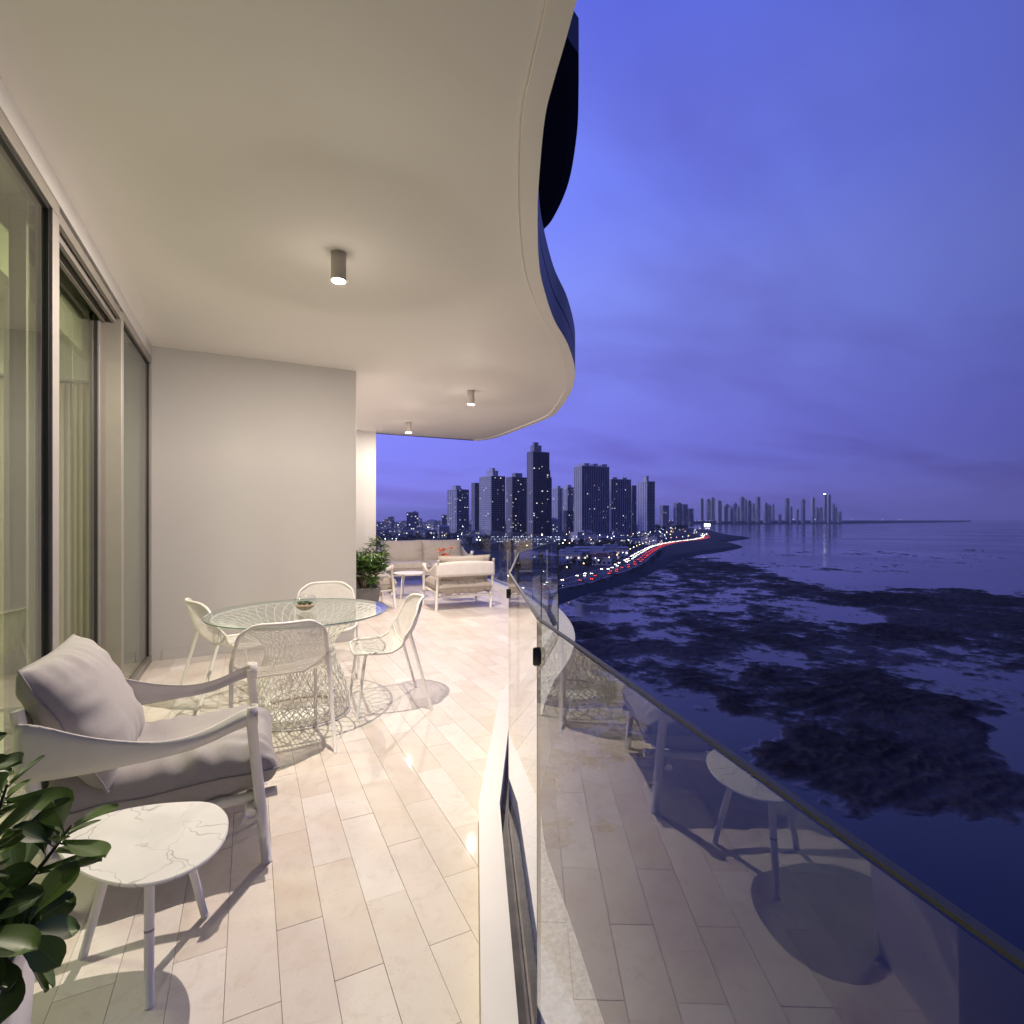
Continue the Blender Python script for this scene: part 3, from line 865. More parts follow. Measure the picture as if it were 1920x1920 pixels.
def make_dining_chair(label):
    t = thing('dining_chair', label, 'chair', (0, 0, 0), 0, 'mesh chairs around the dining table')
    o = mesh_b.build('mesh_backrest', M_WHITE, t); seat_b.build('wire_seat', M_WHITE, t)
    MB().tube(edge, 0.0105, 8, closed=True).build('rim_tube', M_WHITE, t, True)
    for s in (-1, 1):
        MB().tube([tuple(shell(s, .30)), tuple(shell(s, .36) + Vector((s*.004, -.012, -.02))), (s*.278, -.295, 0)], [.010, .0130, .0100], 10, flat=1.0).build('leg', M_WHITE, t, True)
        MB().tube([tuple(shell(s, .86)), tuple(shell(s, .87) + Vector((s*.003, .006, -.03))), (s*.258, .235, 0)], [.010, .0120, .0100], 10).build('leg', M_WHITE, t, True)
    MB().tube([(-.222, .178, .437), (0, .178, .420), (.222, .178, .437)], 0.008, 8).build('seat_brace', M_WHITE, t, True)
    MB().tube([tuple(shell(-1, .44)), tuple(shell(-.5, .52) + Vector((0, 0, -.012))), tuple(shell(.5, .52) + Vector((0, 0, -.012))), tuple(shell(1, .44))], 0.008, 8).build('seat_brace', M_WHITE, t, True)
    return t
ch0 = make_dining_chair('cream mesh dining chair with its back to the armchair, before the table base'); learn(ch0)
TX, TY = 0.33, 4.10
def put_chair(o, x, y, rz, label=None, sc=1.0):
    o.location = (x, y, 0); o.rotation_euler = (0, 0, rz); o.scale = (sc,)*3
    if label: o['label'] = label
put_chair(ch0, 0.165, 3.58, R(4))
put_chair(copy_tree(ch0), 0.93, 4.03, R(86), 'cream mesh dining chair on the railing side of the glass table, seat facing the window')
put_chair(copy_tree(ch0), -0.14, 4.62, R(-72), 'cream mesh dining chair between the glass table and the window corner')
put_chair(copy_tree(ch0), 0.62, 5.02, R(172), 'cream mesh dining chair behind the glass table, close to the white wall')

# ------------------------------------------------------------------ dining table: glass on a woven wire drum
tb = thing('dining_table', 'round glass dining table on a flared woven wire base', 'table', (TX, TY, 0))
TZ = 0.74
MB().lathe([(0, TZ - .012), (.606, TZ - .012), (.612, TZ - .009), (.612, TZ - .003), (.606, TZ), (0, TZ)], 96).build('glass_top', m_glass('table_glass', (0.93, 0.965, 0.95)), tb, False)
MB().lathe([(.6125, TZ - .0095), (.6145, TZ - .006), (.6125, TZ - .0025)], 96).build('glass_rim', m_simple('green_glass_edge', (0.20, 0.34, 0.30), 0.1), tb, True)
rp = [(.335, .012), (.342, .06), (.328, .14), (.300, .24), (.262, .34), (.232, .43), (.235, .50), (.285, .58), (.385, .655), (.485, .700), (.560, .7195)]
def drum(q): 
    return ipol(rp, q)
NW = 40
mb = MB()
for sg in (-1, 1):
    for k in range(NW):
        a0 = 2*PI*k/NW
        pts = []
        for j in range(31):
            q = j/30; r_, z_ = drum(q)
            a = a0 + sg*(0.95*min(1, q/0.62) + 0.42*max(0, q - .62)/.38)
            r2 = r_ + 0.0028*sg
            pts.append((r2*math.cos(a), r2*math.sin(a), z_))
        ribbon(mb, pts, 0.0040)
wb = mb.build('woven_wires', M_WHITE, tb); tag(wb, kind='stuff')
mb = MB(); wr = random.Random(5)
for sg in (-1, 1):                       # lower woven skirt turning inwards
    for k in range(NW):
        a0 = 2*PI*(k + .5)/NW
        pts = []
        for j in range(13):
            q = j/12; r_ = .338 - .135*q; z_ = .012 + .10*math.sin(q*PI*.62)
            a = a0 + sg*0.75*q
            pts.append((r_*math.cos(a), r_*math.sin(a), z_ + 0.003*sg))
        ribbon(mb, pts, 0.0034)
sk = mb.build('woven_skirt', M_WHITE, tb); tag(sk, kind='stuff')
for r_, z_, rr_, nm in ((.342, .008, .008, 'foot_ring'), (.203, .105, .006, 'inner_ring'), (.565, .7195, .0075, 'top_ring'), (.231, .455, .005, 'waist_ring')):
    MB().tube([(r_*math.cos(2*PI*k/64), r_*math.sin(2*PI*k/64), z_) for k in range(64)], rr_, 8, closed=True).build(nm, M_WHITE, tb, True)
MB().lathe([(0, .0065), (.20, .0065), (.202, .004), (.202, 0)], 40).build('base_plate', M_WHITE, tb)

# terrarium bowl on the table
gx, gy = ground(572, 1146, TZ)[:2]
tr = thing('terrarium_bowl', 'small round glass bowl with succulents on the dining table', 'terrarium', (gx, gy, TZ))
bp = [(0.0, 0.002)] + [(0.078*math.sin(a), 0.070 - 0.068*math.cos(a)) for a in [R(25) + R(112)*k/12 for k in range(13)]]
MB().lathe(bp, 36).build('glass_bowl', m_glass('bowl_glass', (0.93, 0.95, 0.95), 1.6, smudge=False), tr, True)
M_SAND = m_simple('terrarium_sand', (0.46, 0.33, 0.22), 0.9, var=0.2, scale=80)
MB().lathe([(0.0, 0.006), (0.034, 0.010), (0.060, 0.032), (0.067, 0.048), (0.0, 0.052)], 28).build('sand', M_SAND, tr, True)
M_SUCC = m_simple('succulent_green', (0.08, 0.13, 0.05), 0.5, var=0.3, scale=60)
sr = random.Random(11)
for k in range(6):
    a = 2*PI*k/6 + sr.random()*.5; rr_ = .036 if k else 0
    mb = MB(); px_, py_ = rr_*math.cos(a), rr_*math.sin(a)
    for j in range(14):
        b = j*2.4; l = .030*(1 - j/26); tl = R(25 + j*3.5)
        d = Vector((math.cos(b)*math.cos(tl), math.sin(b)*math.cos(tl), math.sin(tl)))
        mb.tube([Vector((px_, py_, .050)), Vector((px_, py_, .054)) + d*l*.6, Vector((px_, py_, .054)) + d*l], [.002, .0048, .0008], 5)
    mb.build('succulent', M_SUCC, tr, True)

# ------------------------------------------------------------------ far lounge
lounge_seat('lounge_sofa', 'two-seat cream sofa with taupe cushions facing the dining area', 'sofa', (3.42, 11.05, 0), R(180 - 3), 1.86, 0.84, M_FAB2, 2, 'lounge seats', 1.12, 0.50, 0.0, 4.0, M_WHITE, 0, -0.05)
lounge_seat('lounge_armchair', 'cream armchair with its leather back turned to the dining table', 'armchair', (3.02, 8.02, 0), R(-2), 0.92, 0.80, M_FAB2, 1, 'lounge seats', 1.06, 0.50, 0.0, 7.0, M_WHITE, 0, -0.10)
lounge_seat('lounge_armchair', 'cream armchair half hidden by the grey planter', 'armchair', (1.66, 8.66, 0), R(-88), 0.76, 0.76, M_FAB2, 1, 'lounge seats', 1.06, 0.40, 0.0, 12.0, M_WHITE, 0, -0.12)
ctx, cty = place(768, 9.55)
ct = thing('coffee_table', 'round white coffee table between the far lounge seats', 'table', (ctx, cty, 0))
MB().lathe([(0, .425), (.28, .425), (.295, .431), (.295, .437), (.285, .442), (0, .442)], 40).build('table_top', M_WHITE, ct)
for k in range(3):
    a = R(100 + 120*k)
    MB().tube([(.27*math.cos(a), .27*math.sin(a), 0), (.235*math.cos(a), .235*math.sin(a), .37), (.20*math.cos(a), .20*math.sin(a), .415), (.10*math.cos(a), .10*math.sin(a), .424)], .012, 10).build('leg', M_WHITE, ct, True)

# coral flowers in a vase on a stool behind the armchair
fxx, fyy = place(836, 9.3)
fs_ = thing('pedestal_stool', 'small round stool hidden behind the armchair, carrying the flowers', 'stool', (fxx, fyy, 0))
MB().lathe([(0, .40), (.16, .40), (.165, .41), (.16, .42), (0, .42)], 28).build('seat', M_WHITE, fs_)
for k in range(3):
    a = R(40 + 120*k); MB().tube([(.15*math.cos(a), .15*math.sin(a), 0), (.11*math.cos(a), .11*math.sin(a), .40)], .012, 10).build('leg', M_WHITE, fs_, True)
fv = thing('flower_vase', 'coral pink flowers in a small vase above the armchair back', 'flowers', (fxx, fyy, .42))
MB().lathe([(0, 0), (.045, 0), (.06, .06), (.045, .14), (.03, .19), (.034, .20)], 24).build('vase', M_WHITE, fv, True)
M_PETAL = m_simple('coral_petal', (0.78, 0.30, 0.20), 0.6, var=0.25, scale=30)
fr_ = random.Random(4)
for k in range(15):
    a = fr_.random()*2*PI; sp = fr_.uniform(.01, .12); h = fr_.uniform(.26, .48)
    c = Vector((sp*math.cos(a), sp*math.sin(a), h))
    st_ = MB().tube([(0, 0, .16), (c.x*.5, c.y*.5, .16 + (h - .16)*.6), c], .003, 5).build('stem', M_SUCC, fv)
    mb = MB()
    for p in range(6):
        b = 2*PI*p/6 + fr_.random()*.3
        d = Vector((math.cos(b), math.sin(b), fr_.uniform(.1, .6))).normalized(); s = d.cross(Vector((0, 0, 1))).normalized()
        L = fr_.uniform(.075, .11)
        mb.add([c, c + d*L*.5 + s*L*.32 + Vector((0, 0, .008)), c + d*L + Vector((0, 0, -.006)), c + d*L*.5 - s*L*.32 + Vector((0, 0, .008))], [(0, 1, 2, 3)])
    mb.build('blossom', M_PETAL, fv)

# ------------------------------------------------------------------ planters
def make_leaf_mat(name, lo, hi, rough=0.3, veins=False):
    t = NT(name); oi = t.node('ShaderNodeObjectInfo'); g = t.node('ShaderNodeNewGeometry')
    rnd = t.math('FRACT', t.math('ADD', oi.outputs['Random'], g.outputs['Random Per Island']))
    c = t.ramp(rnd, [(0.0, lo), (1.0, hi)])
    n = t.noise(20, 3, vec=t.coord()); c = t.mix(0.35, c, t.ramp(n.outputs['Fac'], [(.3, (.7,)*3), (.7, (1.2,)*3)]), 'MULTIPLY')
    sx = t.node('ShaderNodeSeparateXYZ'); t.l.new(t.node('ShaderNodeTexCoord').outputs['Object'], sx.inputs[0])
    rib = t.math('LESS_THAN', t.math('ABSOLUTE', sx.outputs['X']), 0.0016)
    if veins: c = t.mix(t.math('MULTIPLY', rib, 0.6), c, (0.16, 0.22, 0.07))
    p = t.pbr(c, rough, 0, None, 0.5)
    tr = t.node('ShaderNodeBsdfTranslucent'); t.l.new(c, tr.inputs[0])
    mx = t.node('ShaderNodeMixShader'); mx.inputs[0].default_value = 0.22
    t.l.new(p.outputs[0], mx.inputs[1]); t.l.new(tr.outputs[0], mx.inputs[2]); t.l.new(mx.outputs[0], t.out.inputs[0])
    return t.mat
M_LEAF = make_leaf_mat('glossy_leaf', (0.026, 0.055, 0.016), (0.105, 0.180, 0.038), 0.38, True)
M_LEAF2 = make_leaf_mat('bright_leaf', (0.04, 0.09, 0.02), (0.09, 0.17, 0.03))
M_BARK = m_simple('stem_bark', (0.09, 0.07, 0.045), 0.8, var=0.3, scale=40)
M_SOIL = m_simple('potting_soil', (0.04, 0.03, 0.022), 0.95, var=0.4, scale=50, bump=0.5, bscale=40)
LEAFW = [.05, .16, .34, .55, .75, .90, .99, 1.0, .90, .66, .06]
NARROW = [.08, .45, .75, .92, 1.0, .98, .88, .72, .50, .26, .03]
def leaf_mesh(name, L, W, mat, obov=0.66, cup=0.12, bend=0.12):
    mb = MB(); ns, nw = 10, 4
    def fn(a, b):
        s = b
        wd = max(0.0016, W/2 * max(0.0, ipol(LEAFW if obov < .9 else NARROW, s)))
        u = a*2 - 1
        z = cup*W*(u*u) - bend*L*s*s + 0.0
        return (u*wd, s*L, z)
    mb.grid(fn, nw, ns)
    mb.tube([(0, -0.012, 0.0), (0, L*.3, -0.001 - bend*L*.09), (0, L*.9, -bend*L*.81 - .001)], [.0019, .0014, .0004], 5)
    return mb.mesh(name, mat, True)
LEAVES = [leaf_mesh('leaf', L, W, M_LEAF, cup=c, bend=b) for L, W, c, b in ((.118, .068, .12, .08), (.100, .060, .10, .16), (.135, .070, .15, .04), (.080, .050, .12, .12))]
def orient(d, roll):
    q = Vector(d).normalized().to_track_quat('Y', 'Z')
    return (q.to_matrix().to_4x4() @ Matrix.Rotation(roll, 4, 'Y')).to_euler()
def leafy_plant(t, tips, base_z, rng, leaves, per=9, up=0.5, stem_r=.006, spread=1.0, along=2, as_parts=True, mat=None, twig_mat=None, lscale=1.0):
    bulk = MB()
    for tip in tips:
        tip = Vector(tip); b = Vector((tip.x*.25, tip.y*.25, base_z)); mid = b.lerp(tip, .55) + Vector((tip.x*.12, tip.y*.12, .03))
        pts = spline([tuple(b), tuple(mid), tuple(tip)], 5)
        MB().tube(pts, [stem_r*(1.2 - .8*k/(len(pts)-1)) for k in range(len(pts))], 6).build('stem', M_BARK, t, True)
        spots = []
        ax = (tip - mid).normalized()
        for k in range(per):
            f = k/per; ang = k*2.4 + rng.random()*.5
            el = R(-5 + 70*f*f + rng.uniform(-12, 12))
            s1 = ax.orthogonal().normalized(); s2 = ax.cross(s1)
            d = (s1*math.cos(ang) + s2*math.sin(ang))*math.cos(el) + ax*math.sin(el)
            spots.append((tip - ax*(1 - f)*.055, d))
        for k in range(along*3):
            p = Vector(pts[int(len(pts)*(0.35 + .5*k/(along*3)))]); ang = k*2.4 + rng.random()
            s1 = ax.orthogonal().normalized(); s2 = ax.cross(s1)
            spots.append((p, (s1*math.cos(ang) + s2*math.sin(ang))*.85 + ax*.45))
        for p, d in spots:
            d = (d + Vector((0, 0, .12))).normalized(); sc = rng.uniform(.75, 1.1)*lscale
            e = orient(d, rng.uniform(-.7, .7)); me = rng.choice(leaves)
            if as_parts:
                o = bpy.data.objects.new('leaf', me); COL.objects.link(o); o.parent = t
                o.location = p + d*.012; o.rotation_euler = e; o.scale = (sc,)*3
            else:
                m = Matrix.Translation(p + d*.012) @ e.to_matrix().to_4x4() @ Matrix.Scale(sc, 4)
                n0 = len(bulk.v); bulk.v += [tuple(m @ v.co) for v in me.vertices]
                for f in me.polygons: bulk.f.append(tuple(n0 + i for i in f.vertices)); bulk.m.append(0)
    if not as_parts:
        o = bulk.build('foliage', mat, t, True); tag(o, kind='stuff')
def tapered_pot(t, w0, w1, h, mat, rim=.02, soil=True):
    mb = MB()
    def ring(w, z): return [(-w/2, -w/2, z), (w/2, -w/2, z), (w/2, w/2, z), (-w/2, w/2, z)]
    mb.add(ring(w0, 0) + ring(w1, h) + ring(w1 - 2*rim, h) + ring(w1 - 2*rim, h - .06), [])
    fs = [(3, 2, 1, 0)]
    for r_ in range(3):
        for k in range(4):
            l = (k+1) % 4; fs.append((r_*4 + k, r_*4 + l, (r_+1)*4 + l, (r_+1)*4 + k))
    mb.f += fs; mb.m += [0]*len(fs)
    p = mb.build('pot', mat, t, bevel=.004)
    MB().grid(lambda a, b: ((a - .5)*(w1 - 2*rim), (b - .5)*(w1 - 2*rim), h - .045 + .02*noise.noise(Vector((a*7, b*7, 1)))), 8, 8).build('soil', M_SOIL, t, True)
pr = random.Random(21)
np_ = thing('potted_plant', 'dark glossy-leaved shrub in a tall white planter beside the side table', 'plant', (-0.63, 1.40, 0), R(2))
tapered_pot(np_, 0.34, 0.40, 0.50, M_WHITE2)
tips = [(.10, .10, .90), (.27, .12, .70), (-.02, .05, .97), (.16, .12, .82), (.15, .0, .74), (.05, -.10, .80), (.24, -.05, .60), (.17, -.12, .68), (-.12, .1, .84), (.18, .14, .58), (.0, .16, .74), (.22, .03, .52), (-.1, -.1, .76), (.12, -.16, .57)]
leafy_plant(np_, tips, .46, pr, LEAVES, per=6, along=2)

M_POTGREY = m_simple('grey_planter', (0.13, 0.125, 0.125), 0.6, var=0.08)
gx2, gy2 = place(686, 8.15)
gp = thing('potted_plant', 'bushy green shrub in a dark grey square planter by the white wall corner', 'plant', (gx2 - .02, gy2, 0), R(4))
tapered_pot(gp, 0.30, 0.40, 0.36, M_POTGREY)
LEAF2 = [leaf_mesh('leaf', .125, .062, M_LEAF2), leaf_mesh('leaf', .10, .052, M_LEAF2)]
tips = [(pr.uniform(-.25, .27), pr.uniform(-.22, .22), pr.uniform(.46, .86)) for _ in range(34)]
leafy_plant(gp, tips, .33, pr, LEAF2, per=9, along=3, as_parts=False, mat=M_LEAF2)
hx2, hy2 = place(703, 9.7)
hp = thing('potted_plant', 'feathery narrow-leaved plant in a pale pot against the end wall', 'plant', (hx2, hy2, 0))
MB().lathe([(0, 0), (.13, 0), (.17, .30), (.16, .30), (.15, .26), (0, .26)], 28).build('pot', M_WHITE, hp, True)
nl = leaf_mesh('leaf', .17, .026, M_LEAF, obov=1, cup=.1, bend=.35); nl2 = leaf_mesh('leaf', .13, .022, M_LEAF, obov=1, cup=.1, bend=.2)
tips = [(pr.uniform(-.2, .24), pr.uniform(-.2, .2), pr.uniform(.60, 1.02)) for _ in range(16)]
leafy_plant(hp, tips, .26, pr, [nl, nl2], per=12, along=4, as_parts=False, mat=M_LEAF)

# ================================================================== the bay and the city
SEA = CAM_H - 42.0
LAND = SEA + 3.0
def sea_pt(px, py): return ground(px, py, SEA)[:2]

def make_water():
    t = NT('sea_water'); v = t.coord('Object')
    n1 = t.noise(0.05, 3, 0.5, vec=v); n2 = t.noise(0.35, 4, 0.55, vec=v); n3 = t.noise(0.004, 4, 0.6, vec=t.coord('Object', (1, 1, 1)))
    h = t.math('ADD', t.math('MULTIPLY', n1.outputs['Fac'], 0.8), t.math('MULTIPLY', n2.outputs['Fac'], 0.25))
    ro = t.ramp(n3.outputs['Fac'], [(0.35, (0.06,) * 3), (0.65, (0.17,) * 3)])
    t.pbr((0.006, 0.009, 0.028), ro, 0, t.bump(h, 0.03, 1.0), 0.5, IOR=1.42); return t.mat
mb = MB(); mb.grid(lambda a, b: (-40000 + 100000*a, -1500 + 62000*b, SEA), 8, 8)
sea = mb.build('sea', make_water()); tag(sea, kind='structure')

# land sheet with a sloped bank
shore_px = [(1000,1136),(1056,1116),(1120,1101),(1180,1081),(1225,1061),(1258,1048),(1300,1039),(1345,1033),(1377,1026),(1366,1020),(1346,1017),(1372,1013),(1396,1009),(1368,1005),(1345,1000),(1330,996),(1300,992.5),(1262,989.5),(1240,987)]
shore = spline([sea_pt(*p) for p in shore_px], 5)
near_shore = [(-900, -500), (-260, 40), (-60, 150), (40, 190)]
M_LANDMAT = m_simple('dark_ground', (0.030, 0.032, 0.030), 0.95, var=0.5, scale=0.02, bump=0.3, bscale=0.5)
far_land = [sea_pt(1236, 985), (3000, 6000), (-2000, 30000), (-30000, 20000), (-30000, -500)]
lpoly = near_shore + shore + far_land
if area(lpoly) < 0: lpoly = lpoly[::-1]
mb = MB(); mb.add([(x, y, LAND) for x, y in lpoly], [tuple(range(len(lpoly)))])
line = near_shore + shore
out_ = offset(line, -14.0)
for i in range(len(line) - 1):
    a, b, c, d = line[i], line[i+1], out_[i+1], out_[i]
    mb.add([(*a, LAND), (*b, LAND), (*c, SEA - 0.8), (*d, SEA - 0.8)], [(0, 1, 2, 3)[::-1]])
land = mb.build('ground', M_LANDMAT); tag(land, kind='structure')
# low land across the bay
fs_px = [(1236,983.2),(1340,982.6),(1440,982.2),(1580,981.6),(1660,980.6),(1740,979.6),(1800,979.0)]
fpoly = [sea_pt(*p) for p in fs_px] + [sea_pt(1820, 978.2), sea_pt(1500, 977.5), sea_pt(1240, 978)]
mb = MB(); mb.prism(fpoly if area(fpoly) > 0 else fpoly[::-1], SEA - 2, SEA + 24)
o = mb.build('far_shore', M_LANDMAT); tag(o, kind='structure')

# ---- tidal flats: rock and mud just above and below the water level
BL = [  # design coordinates of wet (-) and raised (+) areas
 (1330,1056,110,12,.55),(1395,1062,80,10,.5),(1390,1085,70,9,.4),
 (1560,1070,60,5,.6),(1620,1082,60,5,.35),(1780,1082,30,5,.45),
 (1560,1085,50,8,-.4),(1500,1098,70,8,.8),(1480,1110,110,9,.7),(1640,1122,120,11,1.0),(1780,1118,130,16,1.1),(1905,1132,90,20,.8),
 (1560,1150,90,24,-1.1),(1630,1165,55,14,-.8),(1372,1138,60,16,-.8),(1500,1135,60,8,-.4),(1410,1150,30,9,.6),
 (1760,1175,170,28,.9),(1500,1200,130,22,.65),(1690,1205,120,22,.8),(1870,1215,90,28,.7),(1700,1190,40,6,-.5),(1830,1190,40,7,-.5),(1660,1215,25,5,-.5),(1850,1210,50,6,-.5),
 (1130,1150,60,12,-.45),(1210,1160,90,16,-.55),(1250,1190,70,10,-.4),(1180,1170,120,6,.35),(1120,1190,90,10,.6),(1230,1215,90,12,.55),(1330,1180,60,18,.6),(1320,1225,70,14,.5),
 (1285,1210,20,14,-.5),(1200,1232,60,9,-.5),(1290,1230,60,8,-.5),(1160,1250,60,12,-.5),(1140,1220,40,10,.4),
 (1430,1236,60,9,-.8),(1372,1252,34,14,-.75),(1350,1282,34,14,-.7),(1270,1262,60,12,.55),(1440,1270,45,18,.85),
 (1560,1262,50,9,-.35),(1660,1258,70,12,-.25),(1800,1262,110,20,-.35),(1600,1285,90,10,.5),
 (1290,1312,95,24,-1.2),(1225,1330,60,30,-1.0),(1362,1316,48,20,1.2),(1400,1335,30,10,.6),(1460,1318,36,10,-.5),
 (1500,1350,90,16,-1.0),(1560,1372,50,12,-1.0),(1420,1365,60,16,-.8),(1340,1380,90,40,-1.3),
 (1600,1320,170,28,1.3),(1730,1350,140,34,1.3),(1520,1300,70,18,.9),(1810,1330,40,20,.8),
 (1890,1370,44,50,-1.8),(1930,1410,44,44,-1.6),(1850,1300,30,14,-.6),
 (1440,1405,60,16,.9),(1560,1420,130,30,1.3),(1700,1430,180,45,1.5),(1690,1490,150,34,1.3),(1860,1500,110,36,1.2),(1460,1440,50,18,.9),
 (1455,1380,16,10,-.6),(1690,1416,26,6,-1.4),(1540,1434,50,8,-.7),
 (1480,1500,110,40,-1.6),(1300,1470,140,80,-2),(1620,1580,180,46,-2),(1800,1600,160,50,-2),(1500,1640,300,80,-3),(1850,1700,300,120,-3),(1900,1545,60,10,.6),(1800,1555,26,5,.5),
]
SEAB = [(800, 1036), (1285, 1036), (1330, 1046), (1440, 1070), (1521, 1100), (1571, 1113), (1634, 1111), (1693, 1100), (1838, 1102), (1866, 1116), (1960, 1118)]
def flat_h(px, py, x, y):
    n = noise.noise(Vector((x*.012, y*.012, 1.3)))*.22 + noise.noise(Vector((x*.04, y*.04, 4.1)))*.34
    n += noise.noise(Vector((x*.11, y*.11, 7.7)))*.34 + noise.noise(Vector((x*.33, y*.33, 2.2)))*.22 + noise.noise(Vector((x*.9, y*.9, 9.2)))*.12
    ys = SEAB[-1][1]
    for (a, ya), (c, yc) in zip(SEAB, SEAB[1:]):
        if px < c: ys = ya + (yc - ya)*max(0.0, (px - a)/(c - a)); break
    ys += 5*noise.noise(Vector((px*.03, 2, 2)))
    b = -0.75 + 1.5*max(0.0, min(1.0, (py - ys)/9.0 + .5))
    wx = px + 26*noise.noise(Vector((px*.02, py*.05, 3))); wy = py + 7*noise.noise(Vector((px*.02, py*.05, 8)))
    for cx, cy, rx, ry, w in BL:
        q = ((wx - cx)/rx)**2 + ((wy - cy)/ry)**2
        if q < 4: b += w * math.exp(-q*1.1)*1.05
    if py > 1540: b -= (py - 1540)/60
    h = b*0.27 + n*1.0
    if h > 0:
        rid = 1 - abs(noise.noise(Vector((x*.10 + y*.05, y*.22, 12))))*2.4 + .6*(1 - 2*abs(noise.noise(Vector((x*.34 - y*.1, y*.5, 3)))))
        h = min(h, 0.35 + (h - .35)*.5 if h > .35 else h) + max(0, h)*rid*0.6
    return h*0.9
def rng_(a, b, s):
    out = []; v = a
    while v < b: out.append(v); v += s
    return out
cols = rng_(880, 1040, 10) + rng_(1040, 1930, 2.3) + rng_(1930, 2500, 10) + [2500]
rows = rng_(1030, 1110, 0.9) + rng_(1110, 1330, 1.35) + rng_(1330, 1600, 2.0) + rng_(1600, 2300, 14) + [2300]
mb = MB(); nc = len(cols)
for py in rows:
    for px in cols:
        x, y = sea_pt(px, py); mb.v.append((x, y, SEA + flat_h(px, py, x, y)))
for j in range(len(rows) - 1):
    for i in range(nc - 1):
        a = j*nc + i; mb.f.append((a, a + nc, a + nc + 1, a + 1)); mb.m.append(0)
def make_mud():
    t = NT('wet_mudflat'); v = t.coord('Object')
    sep = t.node('ShaderNodeSeparateXYZ'); t.l.new(t.node('ShaderNodeNewGeometry').outputs['Position'], sep.inputs[0])
    hgt = t.math('SUBTRACT', sep.outputs['Z'], SEA)
    n = t.noise(0.25, 6, 0.7, vec=v); n2 = t.noise(1.6, 5, 0.7, vec=v); n3 = t.noise(0.02, 3, 0.5, vec=v)
    c = t.ramp(n.outputs['Fac'], [(0.3, (0.012, 0.009, 0.0075)), (0.52, (0.034, 0.026, 0.021)), (0.72, (0.095, 0.073, 0.058))])
    c = t.mix(t.ramp(n3.outputs['Fac'], [(0.5, (0, 0, 0)), (0.7, (0.6,) * 3)]), c, (0.11, 0.092, 0.088))
    hh = t.math('ADD', hgt, t.math('MULTIPLY', t.math('SUBTRACT', n.outputs['Fac'], 0.5), 0.85))
    ro = t.ramp(t.math('MULTIPLY', hh, 1.6, True), [(0.0, (0.10,) * 3), (0.12, (0.22,) * 3), (0.40, (0.6,) * 3), (1.0, (0.9,) * 3)])
    sp = t.ramp(t.math('MULTIPLY', hh, 1.6, True), [(0.0, (0.5,) * 3), (0.15, (0.45,) * 3), (0.40, (0.16,) * 3), (1.0, (0.06,) * 3)])
    h = t.math('ADD', t.math('MULTIPLY', n2.outputs['Fac'], 0.3), n.outputs['Fac'])
    bs = t.node('ShaderNodeBump'); bs.inputs['Distance'].default_value = 0.5; t.l.new(h, bs.inputs['Height'])
    t.l.new(t.ramp(t.math('MULTIPLY', hh, 1.6, True), [(0.0, (0.02,) * 3), (0.3, (0.6,) * 3)]), bs.inputs['Strength'])
    p = t.pbr(c, ro, 0, bs.outputs[0], 0.5); t.l.new(sp, p.inputs['Specular IOR Level']); return t.mat
flats = mb.build('mudflats', make_mud(), smooth=True); tag(flats, kind='structure')

# ------------------------------------------------------------------ road
ROAD_Z = LAND + 0.35
road_px = [(1056,1094),(1083,1088),(1123,1076),(1156,1066),(1185,1053.5),(1204,1040),(1224,1028),(1247,1020.5),(1275,1015.5),(1305,1012),(1322,1007.5),(1318,1002.5),(1300,997.5)]
rc = [ground(px, py, ROAD_Z)[:2] for px, py in road_px]
d0 = Vector((rc[0][0] - rc[1][0], rc[0][1] - rc[1][1])).normalized()
rc = [(-240, 120), (-60, 190), (70, 228)] + rc
ROAD = spline(rc, 8)
M_ASPH = m_simple('asphalt', (0.055, 0.055, 0.058), 0.8, var=0.2, scale=0.4, bump=0.1, bscale=5)
M_PAINT = m_simple('road_paint', (0.75, 0.75, 0.72), 0.6)
M_KERB = m_simple('concrete_kerb', (0.30, 0.30, 0.29), 0.8)
def strip(mb, line, o0, o1, z):
    a, b = offset(line, o0), offset(line, o1)
    for i in range(len(line) - 1):
        mb.add([(*a[i], z), (*a[i+1], z), (*b[i+1], z), (*b[i], z)], [(0, 1, 2, 3)])
    return mb
road = strip(MB(), ROAD, -11, 11, ROAD_Z).build('road', M_ASPH); tag(road, kind='structure')
mb = MB()
for o_ in (-10.4, 10.2, -.5, .3): strip(mb, ROAD, o_, o_ + .22, ROAD_Z + .006)
for o_ in (-7.2, -3.8, 3.6, 7.0):
    L = 0.0
    for i in range(len(ROAD) - 1):
        a, b = Vector(ROAD[i]), Vector(ROAD[i+1]); seg = (b - a).length; nseg = max(1, int(seg/9))
        for k in range(nseg):
            strip(mb, [tuple(a.lerp(b, k/nseg)), tuple(a.lerp(b, (k + .4)/nseg))], o_, o_ + .18, ROAD_Z + .006)
mb.build('lane_marking', M_PAINT, road)
mb = MB()
for o_ in (-11.6, 11.0):
    a, b = offset(ROAD, o_), offset(ROAD, o_ + .6)
    for i in range(len(ROAD) - 1):
        z0, z1 = LAND - .3, ROAD_Z + .14
        mb.add([(*a[i], z1), (*a[i+1], z1), (*b[i+1], z1), (*b[i], z1)], [(0, 1, 2, 3)])
        mb.add([(*a[i], z0), (*a[i+1], z0), (*a[i+1], z1), (*a[i], z1)], [(0, 1, 2, 3)]); mb.add([(*b[i], z0), (*b[i+1], z0), (*b[i+1], z1), (*b[i], z1)], [(0, 1, 2, 3)])
mb.build('kerb', M_KERB, road)
